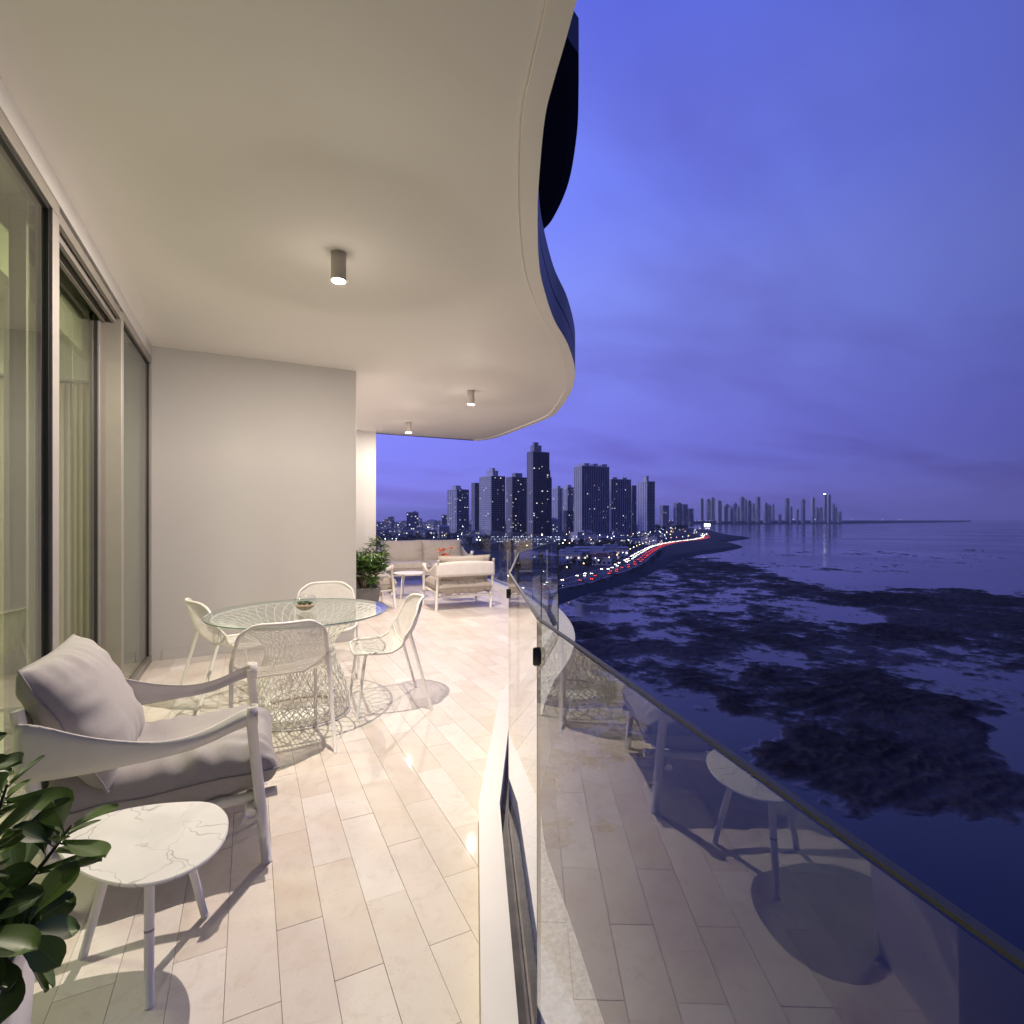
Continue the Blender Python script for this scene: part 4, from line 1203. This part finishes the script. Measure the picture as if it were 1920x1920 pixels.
# causeway over the inner bay
cz = SEA + 9
cw = [ground(px, py, cz)[:2] for px, py in ((1250, 983.8), (1262, 982.6), (1285, 980.6), (1315, 979.0), (1345, 977.9))]
cwl = spline(cw, 6)
cway = thing('causeway_bridge', 'lamp-lit causeway bridge crossing the inner bay below the far skyline', 'bridge', (cw[0][0], cw[0][1], 0))
rel = [(p[0] - cw[0][0], p[1] - cw[0][1]) for p in cwl]
mb = MB(); a, b = offset(rel, 10), offset(rel, -10)
for i in range(len(rel) - 1):
    for (p, q, r_, s_) in (((*a[i], cz), (*a[i+1], cz), (*b[i+1], cz), (*b[i], cz)), ((*b[i], cz - 2), (*b[i+1], cz - 2), (*b[i+1], cz), (*b[i], cz)), ((*a[i], cz - 2), (*a[i+1], cz - 2), (*a[i+1], cz), (*a[i], cz))):
        mb.add([p, q, r_, s_], [(0, 1, 2, 3)])
mb.build('deck', M_KERB, cway)
for i in range(2, len(rel) - 1, 2):
    MB().box((rel[i][0], rel[i][1], (SEA - 3 + cz - 2)/2), (6, 14, cz - 2 - SEA + 3)).build('pier', M_KERB, cway)

# ------------------------------------------------------------------ lights of the town
def emat(name, col, s):
    m = m_emit(name, col, s)
    try: m.cycles.emission_sampling = 'NONE'
    except Exception: pass
    return m
E_WHITE = emat('lamp_white', (0.85, 0.92, 1.0), 14)
E_WARM = emat('lamp_amber', (1.0, 0.62, 0.25), 14)
E_HEAD = emat('headlamp', (1.0, 0.93, 0.82), 20)
E_TAIL = emat('tail_lamp', (1.0, 0.06, 0.02), 8)
E_TAILDIM = emat('tail_lamp_dim', (1.0, 0.04, 0.02), 3)
def make_windowlight():
    t = NT('lit_window'); g = t.node('ShaderNodeNewGeometry'); e = t.node('ShaderNodeEmission')
    c = t.ramp(g.outputs['Random Per Island'], [(0.0, (1.0, 0.66, 0.36)), (0.2, (1.0, 0.90, 0.75)), (1.0, (0.80, 0.88, 1.0))])
    s = t.math('ADD', t.math('MULTIPLY', t.math('FRACT', t.math('MULTIPLY', g.outputs['Random Per Island'], 17.3)), 1.6), 0.25)
    t.l.new(c, e.inputs[0]); t.l.new(s, e.inputs[1]); t.l.new(e.outputs[0], t.out.inputs[0])
    try: t.mat.cycles.emission_sampling = 'NONE'
    except Exception: pass
    return t.mat
M_LIT = make_windowlight()
M_POLE = m_simple('lamp_pole', (0.10, 0.10, 0.11), 0.6)

# ------------------------------------------------------------------ towers
def wallmat(name, col): return m_simple(name, col, 0.8, var=0.10, scale=0.03)
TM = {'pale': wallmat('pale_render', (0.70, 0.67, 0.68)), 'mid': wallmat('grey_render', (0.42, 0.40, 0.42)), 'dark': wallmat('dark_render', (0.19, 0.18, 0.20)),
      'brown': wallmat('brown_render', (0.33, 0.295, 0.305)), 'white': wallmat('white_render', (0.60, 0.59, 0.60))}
M_TGLASS = m_simple('tower_glass', (0.05, 0.055, 0.08), 0.3, var=0.5, scale=0.15)
M_TBLUE = m_simple('blue_glass', (0.03, 0.07, 0.14), 0.15, var=0.3, scale=0.1)
def tower(label, x0, xs, x1, ytop, depth, left='pale', right='dark', fh=3.9, nl=5, nr=6, lit=0.10, crown=(), base=LAND, group='apartment towers by the bay', seed=0, name='apartment_tower', phi=34, glass=None, balc=True, shoulder=(), sideband=False):
    """two-faced tower: left face spans image columns x0..xs, right face xs..x1 at the given distance"""
    rg = random.Random(seed*13 + int(x0))
    k = depth/F_PX
    a = max((xs - x0)*k/math.sin(R(phi)), 3.0); b = max((x1 - xs)*k/math.cos(R(phi)), 3.0)
    cx, cy = place(xs, depth)
    H = CAM_H + (HOR - ytop)*k - base
    t = thing(name, label, 'tower', (cx, cy, base), -math.atan2(cx, cy) , group)
    # local frame: near vertical edge at the origin, view direction +Y; left face runs to -X, right face to +X
    ul = Vector((-math.sin(R(phi)), math.cos(R(phi)))); ur = Vector((math.cos(R(phi)), math.sin(R(phi))))
    nlv, nrv = -ur, -ul
    def P2(p, q, out_l=0, out_r=0):
        v = ul*p + ur*q; return (v.x + nlv.x*out_l + nrv.x*out_r, v.y + nlv.y*out_l + nrv.y*out_r)
    def block(mb, p0, p1, q0, q1, z0, z1, grow=0.0):
        mb.prism([P2(p0 - grow, q0 - grow), P2(p0 - grow, q1 + grow), P2(p1 + grow, q1 + grow), P2(p1 + grow, q0 - grow)], z0, z1)
    body = MB(); block(body, 0, a, 0, b, 0, H); body.build('core', glass or M_TGLASS, t)
    nfl = max(3, int(H/fh))
    # left face: wall with window slots (piers and spandrels); right face: balcony slabs between piers
    lw = MB(); pitch = a/nl
    for i in range(nl + 1):
        c = i*pitch; w = pitch*0.30
        p0, p1 = max(0, c - w), min(a, c + w)
        lw.prism([P2(p0, 0), P2(p1, 0), P2(p1, 0, 0.5), P2(p0, 0, 0.5)][::-1], 0, H)
    for f in range(nfl + 1):
        z = f*fh; lw.prism([P2(0, 0), P2(a, 0), P2(a, 0, 0.42), P2(0, 0, 0.42)][::-1], max(0, z - .75), min(H, z + .75))
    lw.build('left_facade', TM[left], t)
    rw = MB(); pitch = b/nr
    for f in range(nfl + 1):
        z = f*fh; o_ = 1.3 if balc else .4
        rw.prism([P2(0, 0), P2(0, 0, 0, o_), P2(0, b, 0, o_), P2(0, b)][::-1], max(0, z - .2), min(H + .8, z + (1.0 if balc else .5)))
    for i in range(nr + 1):
        c = i*pitch; w = pitch*(.055 if balc else .24)
        q0, q1 = max(0, c - w), min(b, c + w)
        rw.prism([P2(0, q0), P2(0, q0, 0, 1.45 if balc else .6), P2(0, q1, 0, 1.45 if balc else .6), P2(0, q1)][::-1], 0, H)
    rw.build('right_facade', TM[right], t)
    ro = MB(); block(ro, 0, a, 0, b, H, H + 1.4, .6); roof = ro.build('roof', TM[left], t)
    for (p0, p1, q0, q1, hh) in crown:
        m2 = MB(); block(m2, a*p0, a*p1, b*q0, b*q1, H + 1.4, H + 1.4 + hh); block(m2, a*p0, a*p1, b*q0, b*q1, H + 1.4 + hh, H + 2.4 + hh, .5)
        m2.build('roof_house', TM[left], roof)
    for (p0, p1, q0, q1, zt) in shoulder:
        m2 = MB(); block(m2, a*p0, a*p1, b*q0, b*q1, 0, H*zt); m2.build('wing', TM[right], t)
        m3 = MB()
        for f in range(int(H*zt/fh)):
            block(m3, a*p0, a*p1, b*q0, b*q1, f*fh + 1.0, f*fh + 2.4, .25)
        m3.build('wing_windows', M_TGLASS, t)
    lm = MB()
    for f in range(nfl):
        for i in range(nr):
            if rg.random() < lit*(.35 + 1.1*max(0, noise.noise(Vector((i*.9 + seed*5, f*.22, seed*3.1)))*2)):
                z = f*fh + 1.05; q0 = (i + .25)*b/nr; q1 = (i + .75)*b/nr
                q1 = q0 + (q1 - q0)*rg.uniform(.4, 1); o_ = .12
                lm.add([(*P2(0, q0, 0, o_), z), (*P2(0, q1, 0, o_), z), (*P2(0, q1, 0, o_), z + 1.7), (*P2(0, q0, 0, o_), z + 1.7)], [(0, 1, 2, 3)])
        for i in range(nl):
            if rg.random() < lit*.4:
                z = f*fh + 1.0; p0 = (i + .34)*a/nl; p1 = (i + .66)*a/nl
                lm.add([(*P2(p0, 0, .12), z), (*P2(p1, 0, .12), z), (*P2(p1, 0, .12), z + 1.5), (*P2(p0, 0, .12), z + 1.5)], [(0, 1, 2, 3)])
    if lm.v: tag(lm.build('lit_windows', M_LIT, t), kind='stuff')
    return t
CR = [(.3, .8, .25, .7, 9)]
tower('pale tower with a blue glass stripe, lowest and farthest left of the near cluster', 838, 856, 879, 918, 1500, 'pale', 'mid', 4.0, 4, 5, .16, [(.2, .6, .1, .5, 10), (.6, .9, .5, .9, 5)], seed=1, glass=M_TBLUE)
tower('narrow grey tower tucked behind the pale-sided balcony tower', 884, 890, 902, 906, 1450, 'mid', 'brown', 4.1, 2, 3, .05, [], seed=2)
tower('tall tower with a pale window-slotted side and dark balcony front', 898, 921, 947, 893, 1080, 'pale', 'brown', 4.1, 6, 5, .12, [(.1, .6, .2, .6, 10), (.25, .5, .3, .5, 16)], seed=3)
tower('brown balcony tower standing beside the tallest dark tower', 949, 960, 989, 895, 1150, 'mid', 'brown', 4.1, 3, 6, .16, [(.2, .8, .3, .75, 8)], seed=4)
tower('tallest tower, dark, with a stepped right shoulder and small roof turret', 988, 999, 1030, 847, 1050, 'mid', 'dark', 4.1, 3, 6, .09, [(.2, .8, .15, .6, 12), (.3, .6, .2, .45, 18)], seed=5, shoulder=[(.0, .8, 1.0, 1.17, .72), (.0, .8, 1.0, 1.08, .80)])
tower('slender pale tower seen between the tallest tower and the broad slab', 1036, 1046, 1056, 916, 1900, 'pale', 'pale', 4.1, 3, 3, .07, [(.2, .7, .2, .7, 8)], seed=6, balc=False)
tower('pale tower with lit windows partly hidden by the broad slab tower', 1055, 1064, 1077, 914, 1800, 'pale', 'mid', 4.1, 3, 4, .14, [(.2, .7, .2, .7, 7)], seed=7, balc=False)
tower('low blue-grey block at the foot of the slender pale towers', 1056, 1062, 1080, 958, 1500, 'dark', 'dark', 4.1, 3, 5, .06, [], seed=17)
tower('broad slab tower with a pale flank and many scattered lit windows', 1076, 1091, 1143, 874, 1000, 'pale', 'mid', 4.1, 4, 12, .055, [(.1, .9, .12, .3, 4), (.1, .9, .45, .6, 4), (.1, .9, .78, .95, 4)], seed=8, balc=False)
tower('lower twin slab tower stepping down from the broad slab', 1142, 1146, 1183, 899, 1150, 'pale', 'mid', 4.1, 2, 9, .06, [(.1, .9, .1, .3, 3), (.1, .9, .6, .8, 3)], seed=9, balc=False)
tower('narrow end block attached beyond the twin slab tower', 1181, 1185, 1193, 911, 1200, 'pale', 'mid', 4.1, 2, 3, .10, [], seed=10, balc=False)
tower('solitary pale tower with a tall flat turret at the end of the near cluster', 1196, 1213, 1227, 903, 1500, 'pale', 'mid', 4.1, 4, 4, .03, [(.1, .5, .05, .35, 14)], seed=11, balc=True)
mids = [(1237,1243,1254,948),(1263,1268,1277,943),(1277,1281,1289,946),(1289,1292,1300,954)]
for i, (x0, xs, x1, yt) in enumerate(mids):
    tower('mid-distance tower behind the embankment, short beside the solitary pale tower', x0, xs, x1, yt, 2800, 'mid', 'mid', 3.6, 2, 3, .12, [], seed=20 + i, name='mid_tower', group='mid-distance towers', balc=False)
# skyline across the bay
sky_r = random.Random(31)
zz7 = [(20,65,300),(75,150,345),(175,205,340),(207,235,362),(240,280,268),(283,305,290),(310,345,300),(347,385,330),(388,430,268),(460,500,320),(502,535,350),(538,565,335),(600,630,430),(665,705,280),(710,735,360),(775,795,385),(818,855,290),(912,948,272),(955,985,370),(990,1020,370),(1035,1062,240),(1066,1098,245),(1115,1138,335),(1140,1160,365),(1165,1200,405)]
zz6 = [(1478,1510,480),(1535,1575,490),(1577,1618,478),(1635,1660,505),(1690,1735,560),(1745,1790,565),(1800,1830,530)]
far = [(1340 + a/5.053, 1340 + b/5.053, 880 + y/5.053) for a, b, y in zz7] + [(1020 + a/5.053, 1020 + b/5.053, 840 + y/5.053) for a, b, y in zz6]
tall_far = sorted(far, key=lambda q: q[2])[:1]
def far_tower(x0, x1, yt, i):
    dep = 4900 + sky_r.uniform(-250, 500)
    w = x1 - x0; xs = x0 + w*sky_r.uniform(.28, .45)
    lab = 'distant tower in the skyline across the bay'
    if (x0, x1, yt) in tall_far: lab = 'highest tower of the far skyline, bright light on its top'
    t = tower(lab, x0, xs, x1, yt, dep, sky_r.choice(['mid', 'pale', 'mid']), sky_r.choice(['mid', 'brown', 'mid']), 8.0, 2, 3, sky_r.choice([.12, .25, .5]), [(.2, .7, .2, .7, sky_r.uniform(4, 16))], SEA + 10, 'skyline towers across the bay', 50 + i, 'distant_tower', balc=False)
    if (x0, x1, yt) in tall_far:
        MB().box((0, 12, 275 if False else (HOR - yt)*dep/F_PX + CAM_H - SEA - 10 + 8), (16, 14, 7)).build('crown_light', E_WHITE, t)
for i, q in enumerate(far): far_tower(*q, i)

# ------------------------------------------------------------------ low town, copied from a few built blocks
def low_block(label, w, d, h, mat, roofmat, lit, seed):
    rg = random.Random(seed)
    t = thing('low_building', label, 'building', (0, 0, 0), 0, 'low buildings of the town')
    MB().box((0, 0, h/2), (w, d, h)).build('wall', mat, t)
    mb = MB()
    if seed % 2:
        mb.add([(-w*.54, -d*.54, h), (w*.54, -d*.54, h), (w*.54, d*.54, h), (-w*.54, d*.54, h), (-w*.2, 0, h + d*.22), (w*.2, 0, h + d*.22)], [(0, 1, 5, 4), (1, 2, 5), (2, 3, 4, 5), (3, 0, 4)])
    else:
        mb.box((0, 0, h + .35), (w + .8, d + .8, .7)); mb.box((w*.2, d*.1, h + 1.6), (w*.25, d*.3, 1.8))
    mb.build('roof', roofmat, t)
    gm, lm = MB(), MB()
    for f in range(max(1, int(h/3.2))):
        for i in range(int(w/3.6)):
            x = -w/2 + (i + .5)*w/int(w/3.6); z = f*3.2 + 1.8
            tgt = lm if rg.random() < lit else gm
            tgt.box((x, -d/2 - .03, z), (1.8, .12, 1.5))
        for i in range(int(d/4)):
            y = -d/2 + (i + .5)*d/int(d/4)
            (lm if rg.random() < lit*.7 else gm).box((-w/2 - .03, y, f*3.2 + 1.8), (.12, 1.8, 1.5))
    if gm.v: tag(gm.build('dark_windows', M_TGLASS, t), kind='stuff')
    if lm.v: tag(lm.build('lit_windows', M_LIT, t), kind='stuff')
    learn(t); return t
M_TINROOF = m_simple('pale_metal_roof', (0.26, 0.27, 0.32), 0.5, var=0.2, scale=0.2)
M_REDROOF = m_simple('clay_roof', (0.16, 0.075, 0.055), 0.85, var=0.2, scale=0.3)
LAB_LOW = ['low flat-roofed block with lit windows in the town', 'hip-roofed house in the town beyond the road', 'mid-rise flat-roofed block in the town', 'small pale-roofed house near the road', 'long low hall with a pale roof in the town', 'mid-rise block with a hipped roof in the town']
protos = [low_block(LAB_LOW[0], 26, 16, 13, TM['pale'], TM['mid'], .25, 2), low_block(LAB_LOW[1], 15, 12, 6, TM['pale'], M_REDROOF, .2, 3), low_block(LAB_LOW[2], 22, 18, 30, TM['mid'], TM['mid'], .18, 4),
          low_block(LAB_LOW[3], 13, 11, 4.5, TM['pale'], M_TINROOF, .25, 5), low_block(LAB_LOW[4], 48, 24, 8, TM['mid'], M_TINROOF, .3, 6), low_block(LAB_LOW[5], 20, 16, 20, TM['white'], M_TINROOF, .2, 7)]
used = set(); town = random.Random(77)
def low_at(k, px, depth, sc=1.0, label=None):
    p = protos[k]; o = p if k not in used else copy_tree(p); used.add(k)
    x, y = place(px, depth); o.location = (x, y, LAND); o.rotation_euler = (0, 0, town.uniform(-.5, .5) - YAW); o.scale = (sc, sc, sc*town.uniform(.8, 1.25))
    if label: o['label'] = label
    return o
for _ in range(70): low_at(town.choice([0, 2, 5, 4, 0]), town.uniform(690, 1060), town.uniform(1500, 3800), town.uniform(.9, 1.8))
for _ in range(34): low_at(town.choice([0, 1, 3, 4, 5, 1]), town.uniform(690, 930), town.uniform(820, 1500), town.uniform(.8, 1.2))
for _ in range(34): low_at(town.choice([1, 3, 3, 1, 4]), town.uniform(1040, 1145), town.uniform(455, 600), town.uniform(.8, 1.1))
for _ in range(26): low_at(town.choice([4, 0, 1, 4]), town.uniform(1090, 1235), town.uniform(800, 1300), town.uniform(.8, 1.2))
low_at(4, 795, 1250, 1.7, 'big windowless violet hall among the trees beyond the sofa')['label'] = 'largest long hall among the trees beyond the sofa'
low_at(4, 1030, 900, 1.0, 'pale lamp-lit hall beside the parking deck, below the slender towers')
low_at(4, 1213, 830, .8, 'hall with a pale roof nearest to the bend of the coast road')

# parking deck with lamps on every level
gx3, gy3 = place(985, 780)
pk = thing('parking_deck', 'open multi-storey parking deck full of white lamps below the towers', 'parking deck', (gx3, gy3, LAND), -YAW)
pg = random.Random(9)
for f in range(4):
    z = f*3.4
    MB().box((0, 12, z + .2), (104, 34, .4)).build('deck', TM['mid'], pk)
    MB().box((0, -5.2, z + .75), (104, .3, .9)).build('parapet', TM['pale'], pk)
    mb = MB()
    for i in range(26):
        if pg.random() < .8: mb.box((-50 + i*4 + pg.uniform(-1, 1), pg.uniform(-3, 10), z + 2.9), (1.2, .3, .2))
    tag(mb.build('deck_lamps', E_WHITE, pk), kind='stuff')
for i in range(14):
    MB().box((-50 + i*7.7, -4.6, 6.8), (.6, .6, 13.6)).build('column', TM['pale'], pk)
# lit billboard by the shore road
bx, by = place(1326, 1650)
bb = thing('billboard', 'glowing white billboard on a mast beside the shore road', 'billboard', (bx, by, LAND), -YAW)
MB().tube([(0, 0, 0), (0, 0, 18)], .7, 10).build('mast', M_POLE, bb)
MB().box((0, 0, 21), (18, .8, 10)).build('lit_panel', emat('billboard_glow', (0.9, 0.95, 1.0), 5), bb)
MB().box((0, .7, 21), (18.6, .5, 10.6)).build('panel_frame', M_POLE, bb)

# ------------------------------------------------------------------ street lamps
def street_lamp(label, glow, h=9.0, r=.42):
    t = thing('street_lamp', label, 'street lamp', (0, 0, 0), 0, 'street lamps of the town')
    MB().tube([(0, 0, 0), (0, 0, h), (.5, 0, h + .5), (1.6, 0, h + .6)], [.12, .08, .06, .05], 6).build('pole', M_POLE, t)
    mb = MB(); mb.lathe([(0, -r), (r*.7, -r*.7), (r, 0), (r*.7, r*.7), (0, r)], 8, (1.8, 0, h + .4)); mb.build('lamp_head', glow, t)
    learn(t); return t
sl_w = street_lamp('white street lamp in the town beyond the railing', E_WHITE); sl_a = street_lamp('amber street lamp in the town beyond the railing', E_WARM)
ls = random.Random(15); usedl = set()
def lamp_here(kind, px, depth, sc=1.0, z=LAND):
    p = sl_w if kind == 'w' else sl_a
    o = p if kind not in usedl else copy_tree(p); usedl.add(kind)
    x, y = place(px, depth); o.location = (x, y, z); o.rotation_euler = (0, 0, ls.uniform(0, 6.2)); o.scale = (sc,)*3
for _ in range(62): lamp_here(ls.choice('wwwa'), ls.uniform(695, 1060), ls.uniform(1300, 3600), ls.uniform(1.0, 2.1))
for _ in range(44): lamp_here(ls.choice('wwa'), ls.uniform(695, 1080), ls.uniform(620, 1200), ls.uniform(.8, 1.3))
for _ in range(30): lamp_here(ls.choice('wwwa'), ls.uniform(1080, 1260), ls.uniform(700, 1350), ls.uniform(.8, 1.4))
for _ in range(14): lamp_here('w', ls.uniform(1058, 1140), ls.uniform(440, 600), .7)
for _ in range(26): lamp_here(ls.choice('wwa'), ls.uniform(1240, 1330), ls.uniform(900, 1700), ls.uniform(.9, 1.5))
for i in range(26):
    q = None; acc_ = 0.0; want = 330 + i*34
    for j_ in range(len(ROAD) - 1):
        sg_ = math.hypot(ROAD[j_+1][0]-ROAD[j_][0], ROAD[j_+1][1]-ROAD[j_][1])
        if acc_ + sg_ >= want:
            f_ = (want - acc_)/sg_; ang_ = math.atan2(ROAD[j_+1][1]-ROAD[j_][1], ROAD[j_+1][0]-ROAD[j_][0])
            o = copy_tree(sl_a if i % 3 else sl_w)
            o.location = (ROAD[j_][0] + (ROAD[j_+1][0]-ROAD[j_][0])*f_ - math.sin(ang_)*12.3, ROAD[j_][1] + (ROAD[j_+1][1]-ROAD[j_][1])*f_ + math.cos(ang_)*12.3, LAND)
            o.rotation_euler = (0, 0, ang_ - PI/2); o['label'] = 'street lamp standing on the landward kerb of the coast road'; o.scale = (.8,)*3
            break
        acc_ += sg_
lamp_here('a', 1063, 640, 1.5); lamp_here('a', 990, 560, 1.2); lamp_here('w', 1018, 700, 2.0)
for q in range(14): lamp_here(ls.choice('wa'), 1255 + q*6.2, 4300 - 10*q, 2.4, SEA + 9)
for px in (1595, 1655, 1683, 1690, 1700, 1488, 1505, 1548, 1528): lamp_here('w', px, 5050, 3.4, SEA + 10)

# ------------------------------------------------------------------ cars on the coast road
M_CARB = m_simple('car_paint', (0.08, 0.085, 0.10), 0.3, 0.3)
def make_car(label, towards):
    t = thing('car', label, 'car', (0, 0, 0), 0, 'evening traffic on the coast road')
    mb = MB(); mb.prism([(-.9, -2.2), (.9, -2.2), (.9, 2.2), (-.9, 2.2)], .35, .95); mb.build('body', M_CARB, t, bevel=.12)
    mb = MB(); mb.add([(-.8, -1.5, .95), (.8, -1.5, .95), (.8, 1.0, .95), (-.8, 1.0, .95), (-.62, -1.0, 1.45), (.62, -1.0, 1.45), (.62, .4, 1.45), (-.62, .4, 1.45)], [(4, 5, 6, 7), (0, 1, 5, 4), (1, 2, 6, 5), (2, 3, 7, 6), (3, 0, 4, 7)]); mb.build('cabin', M_TGLASS, t)
    for sx in (-1, 1):
        MB().box((sx*.62, 2.24, .72), (.42, .1, .26)).build('headlight', E_HEAD, t)
        MB().box((sx*.62, -2.24, .78), (.46, .1, .24)).build('tail_light', E_TAIL, t)
        for sy in (-1.35, 1.35):
            w = MB().lathe([(0, -.12), (.33, -.12), (.33, .12), (0, .12)], 10).build('wheel', M_GASKET, t); w.rotation_euler = (0, PI/2, 0); w.location = (sx*.82, sy, .33)
    learn(t); return t
car_t = make_car('car with white headlights coming along the coast road', True)
car_a = make_car('car with red tail lights driving away on the coast road', False)
usedc = set(); cr_ = random.Random(8)
cum = [0.0]
for i in range(len(ROAD) - 1): cum.append(cum[-1] + math.hypot(ROAD[i+1][0]-ROAD[i][0], ROAD[i+1][1]-ROAD[i][1]))
def on_road(s):
    for i in range(len(ROAD) - 1):
        if cum[i+1] >= s:
            f = (s - cum[i])/(cum[i+1] - cum[i]); a, b = ROAD[i], ROAD[i+1]
            return a[0] + (b[0]-a[0])*f, a[1] + (b[1]-a[1])*f, math.atan2(b[1]-a[1], b[0]-a[0])
    return None
s = 330.0
def car_here(kind, s, lane):
    q = on_road(s)
    if not q: return
    x, y, an = q
    x += -math.sin(an)*lane; y += math.cos(an)*lane
    p = car_t if kind == 't' else car_a
    o = p if kind not in usedc else copy_tree(p); usedc.add(kind)
    o.location = (x, y, ROAD_Z + .01); o.rotation_euler = (0, 0, an - PI/2 + (PI if kind == 't' else 0))
for lane in (3.4, 7.6):
    s = 380 + lane*7
    while s < min(cum[-1] - 10, 1500):
        far_f = max(0.0, min(1.0, (s - 430)/350))
        car_here('t', s, lane); s += cr_.uniform(9, 60 - 42*far_f)
for lane in (-3.4, -7.6):
    s = 360 + cr_.uniform(0, 30)
    while s < min(cum[-1] - 10, 1500):
        far_f = max(0.0, min(1.0, (s - 430)/350))
        car_here('a', s, lane); s += cr_.uniform(9, 52 - 30*far_f)

# ------------------------------------------------------------------ trees
M_TREE = make_leaf_mat('night_foliage', (0.020, 0.030, 0.014), (0.055, 0.075, 0.032), 0.7)
def make_tree(label, seed, h, rw):
    rg = random.Random(seed)
    t = thing('broadleaf_tree', label, 'tree', (0, 0, 0), 0, 'trees between the town and the coast road')
    mb = MB(); mb.tube([(0, 0, 0), (.1, .05, h*.3), (.0, .1, h*.55)], [.35, .26, .15], 7)
    clumps = []
    for k in range(11):
        a = rg.random()*2*PI; rr_ = rg.uniform(.15, .78)*rw; z = h*rg.uniform(.45, .92)
        c = Vector((rr_*math.cos(a), rr_*math.sin(a), z)); clumps.append((c, rw*rg.uniform(.26, .46)))
        mb.tube([(0, .05, h*rg.uniform(.28, .5)), c*.6 + Vector((0, 0, h*.12)), c], [.13, .08, .04], 5)
    mb.build('trunk', M_BARK, t)
    cb = MB()
    for c, r_ in clumps:
        for _ in range(44):
            d = Vector((rg.gauss(0, 1), rg.gauss(0, 1), rg.gauss(0, .7))); d.normalize()
            p = c + d*r_*rg.uniform(.55, 1.05); s1 = d.orthogonal().normalized(); s1.rotate(Matrix.Rotation(rg.random()*6.2, 3, d)); s2 = d.cross(s1) + Vector((0, 0, rg.uniform(-.5, .5)))
            L = rg.uniform(.45, .95)
            cb.add([p - s1*L*.5, p + s2*L*.32, p + s1*L*.5, p - s2*L*.32], [(0, 1, 2, 3)])
    cb.build('crown', M_TREE, t); learn(t); return t
TREES = [make_tree('dark broad tree in the wooded belt between the towers and the road', 1, 11, 5.5), make_tree('dark tall tree in the wooded belt between the towers and the road', 2, 15, 5.0), make_tree('dark low tree in the wooded belt between the towers and the road', 3, 8, 5.0)]
usedt = set(); tr_ = random.Random(44)
def tree_at(px, depth, sc=1.0, k=None):
    k = tr_.randrange(3) if k is None else k
    o = TREES[k] if k not in usedt else copy_tree(TREES[k]); usedt.add(k)
    x, y = place(px, depth); o.location = (x, y, LAND - .1); o.rotation_euler = (0, 0, tr_.random()*6.2); o.scale = (sc*tr_.uniform(.85, 1.2), sc*tr_.uniform(.85, 1.2), sc*tr_.uniform(.8, 1.15))
for _ in range(70): tree_at(tr_.uniform(700, 925), tr_.uniform(700, 1000), 1.15)
for _ in range(46): tree_at(tr_.uniform(890, 1060), tr_.uniform(560, 690), 1.0)
for _ in range(40): tree_at(tr_.uniform(1050, 1195), tr_.uniform(610, 780), .95)
for i in range(52):                        # belt along the land side of the road
    q = on_road(345 + i*8.2)
    if q:
        x, y, an = q; o_ = 17 + tr_.uniform(0, 16)
        tx, ty = x - math.sin(an)*o_, y + math.cos(an)*o_
        k = tr_.randrange(3); o = copy_tree(TREES[k]); o.location = (tx, ty, LAND - .1); o.rotation_euler = (0, 0, tr_.random()*6.2); s = tr_.uniform(.5, .8); o.scale = (s, s, s)
for _ in range(30): tree_at(tr_.uniform(1222, 1292), tr_.uniform(1700, 1950), 1.7)
for i in range(40):                        # scrub on the sea side bank
    q = on_road(330 + i*12)
    if q:
        x, y, an = q; o_ = -(14 + tr_.uniform(0, 6))
        k = 2; o = copy_tree(TREES[k]); o.location = (x - math.sin(an)*o_, y + math.cos(an)*o_, LAND - .4); o.rotation_euler = (0, 0, tr_.random()*6.2); s = tr_.uniform(.22, .4); o.scale = (s*1.5, s*1.5, s)
        o['label'] = 'low scrub on the seaward bank of the coast road'; o['group'] = 'scrub on the seaward bank'; o['category'] = 'shrub'; o.name = 'bank_shrub'

# ------------------------------------------------------------------ evening haze
t = NT('evening_haze'); pv = t.node('ShaderNodeVolumePrincipled')
pv.inputs['Color'].default_value = (0.93, 0.94, 1.0, 1); pv.inputs['Density'].default_value = 0.000065; pv.inputs['Anisotropy'].default_value = 0.2
t.l.new(pv.outputs[0], t.out.inputs['Volume'])
mb = MB().box((4000, 9000, (SEA - 4 + 330)/2), (19000, 20000, 330 - SEA + 4))
hz = mb.build('haze', t.mat); tag(hz, kind='stuff')
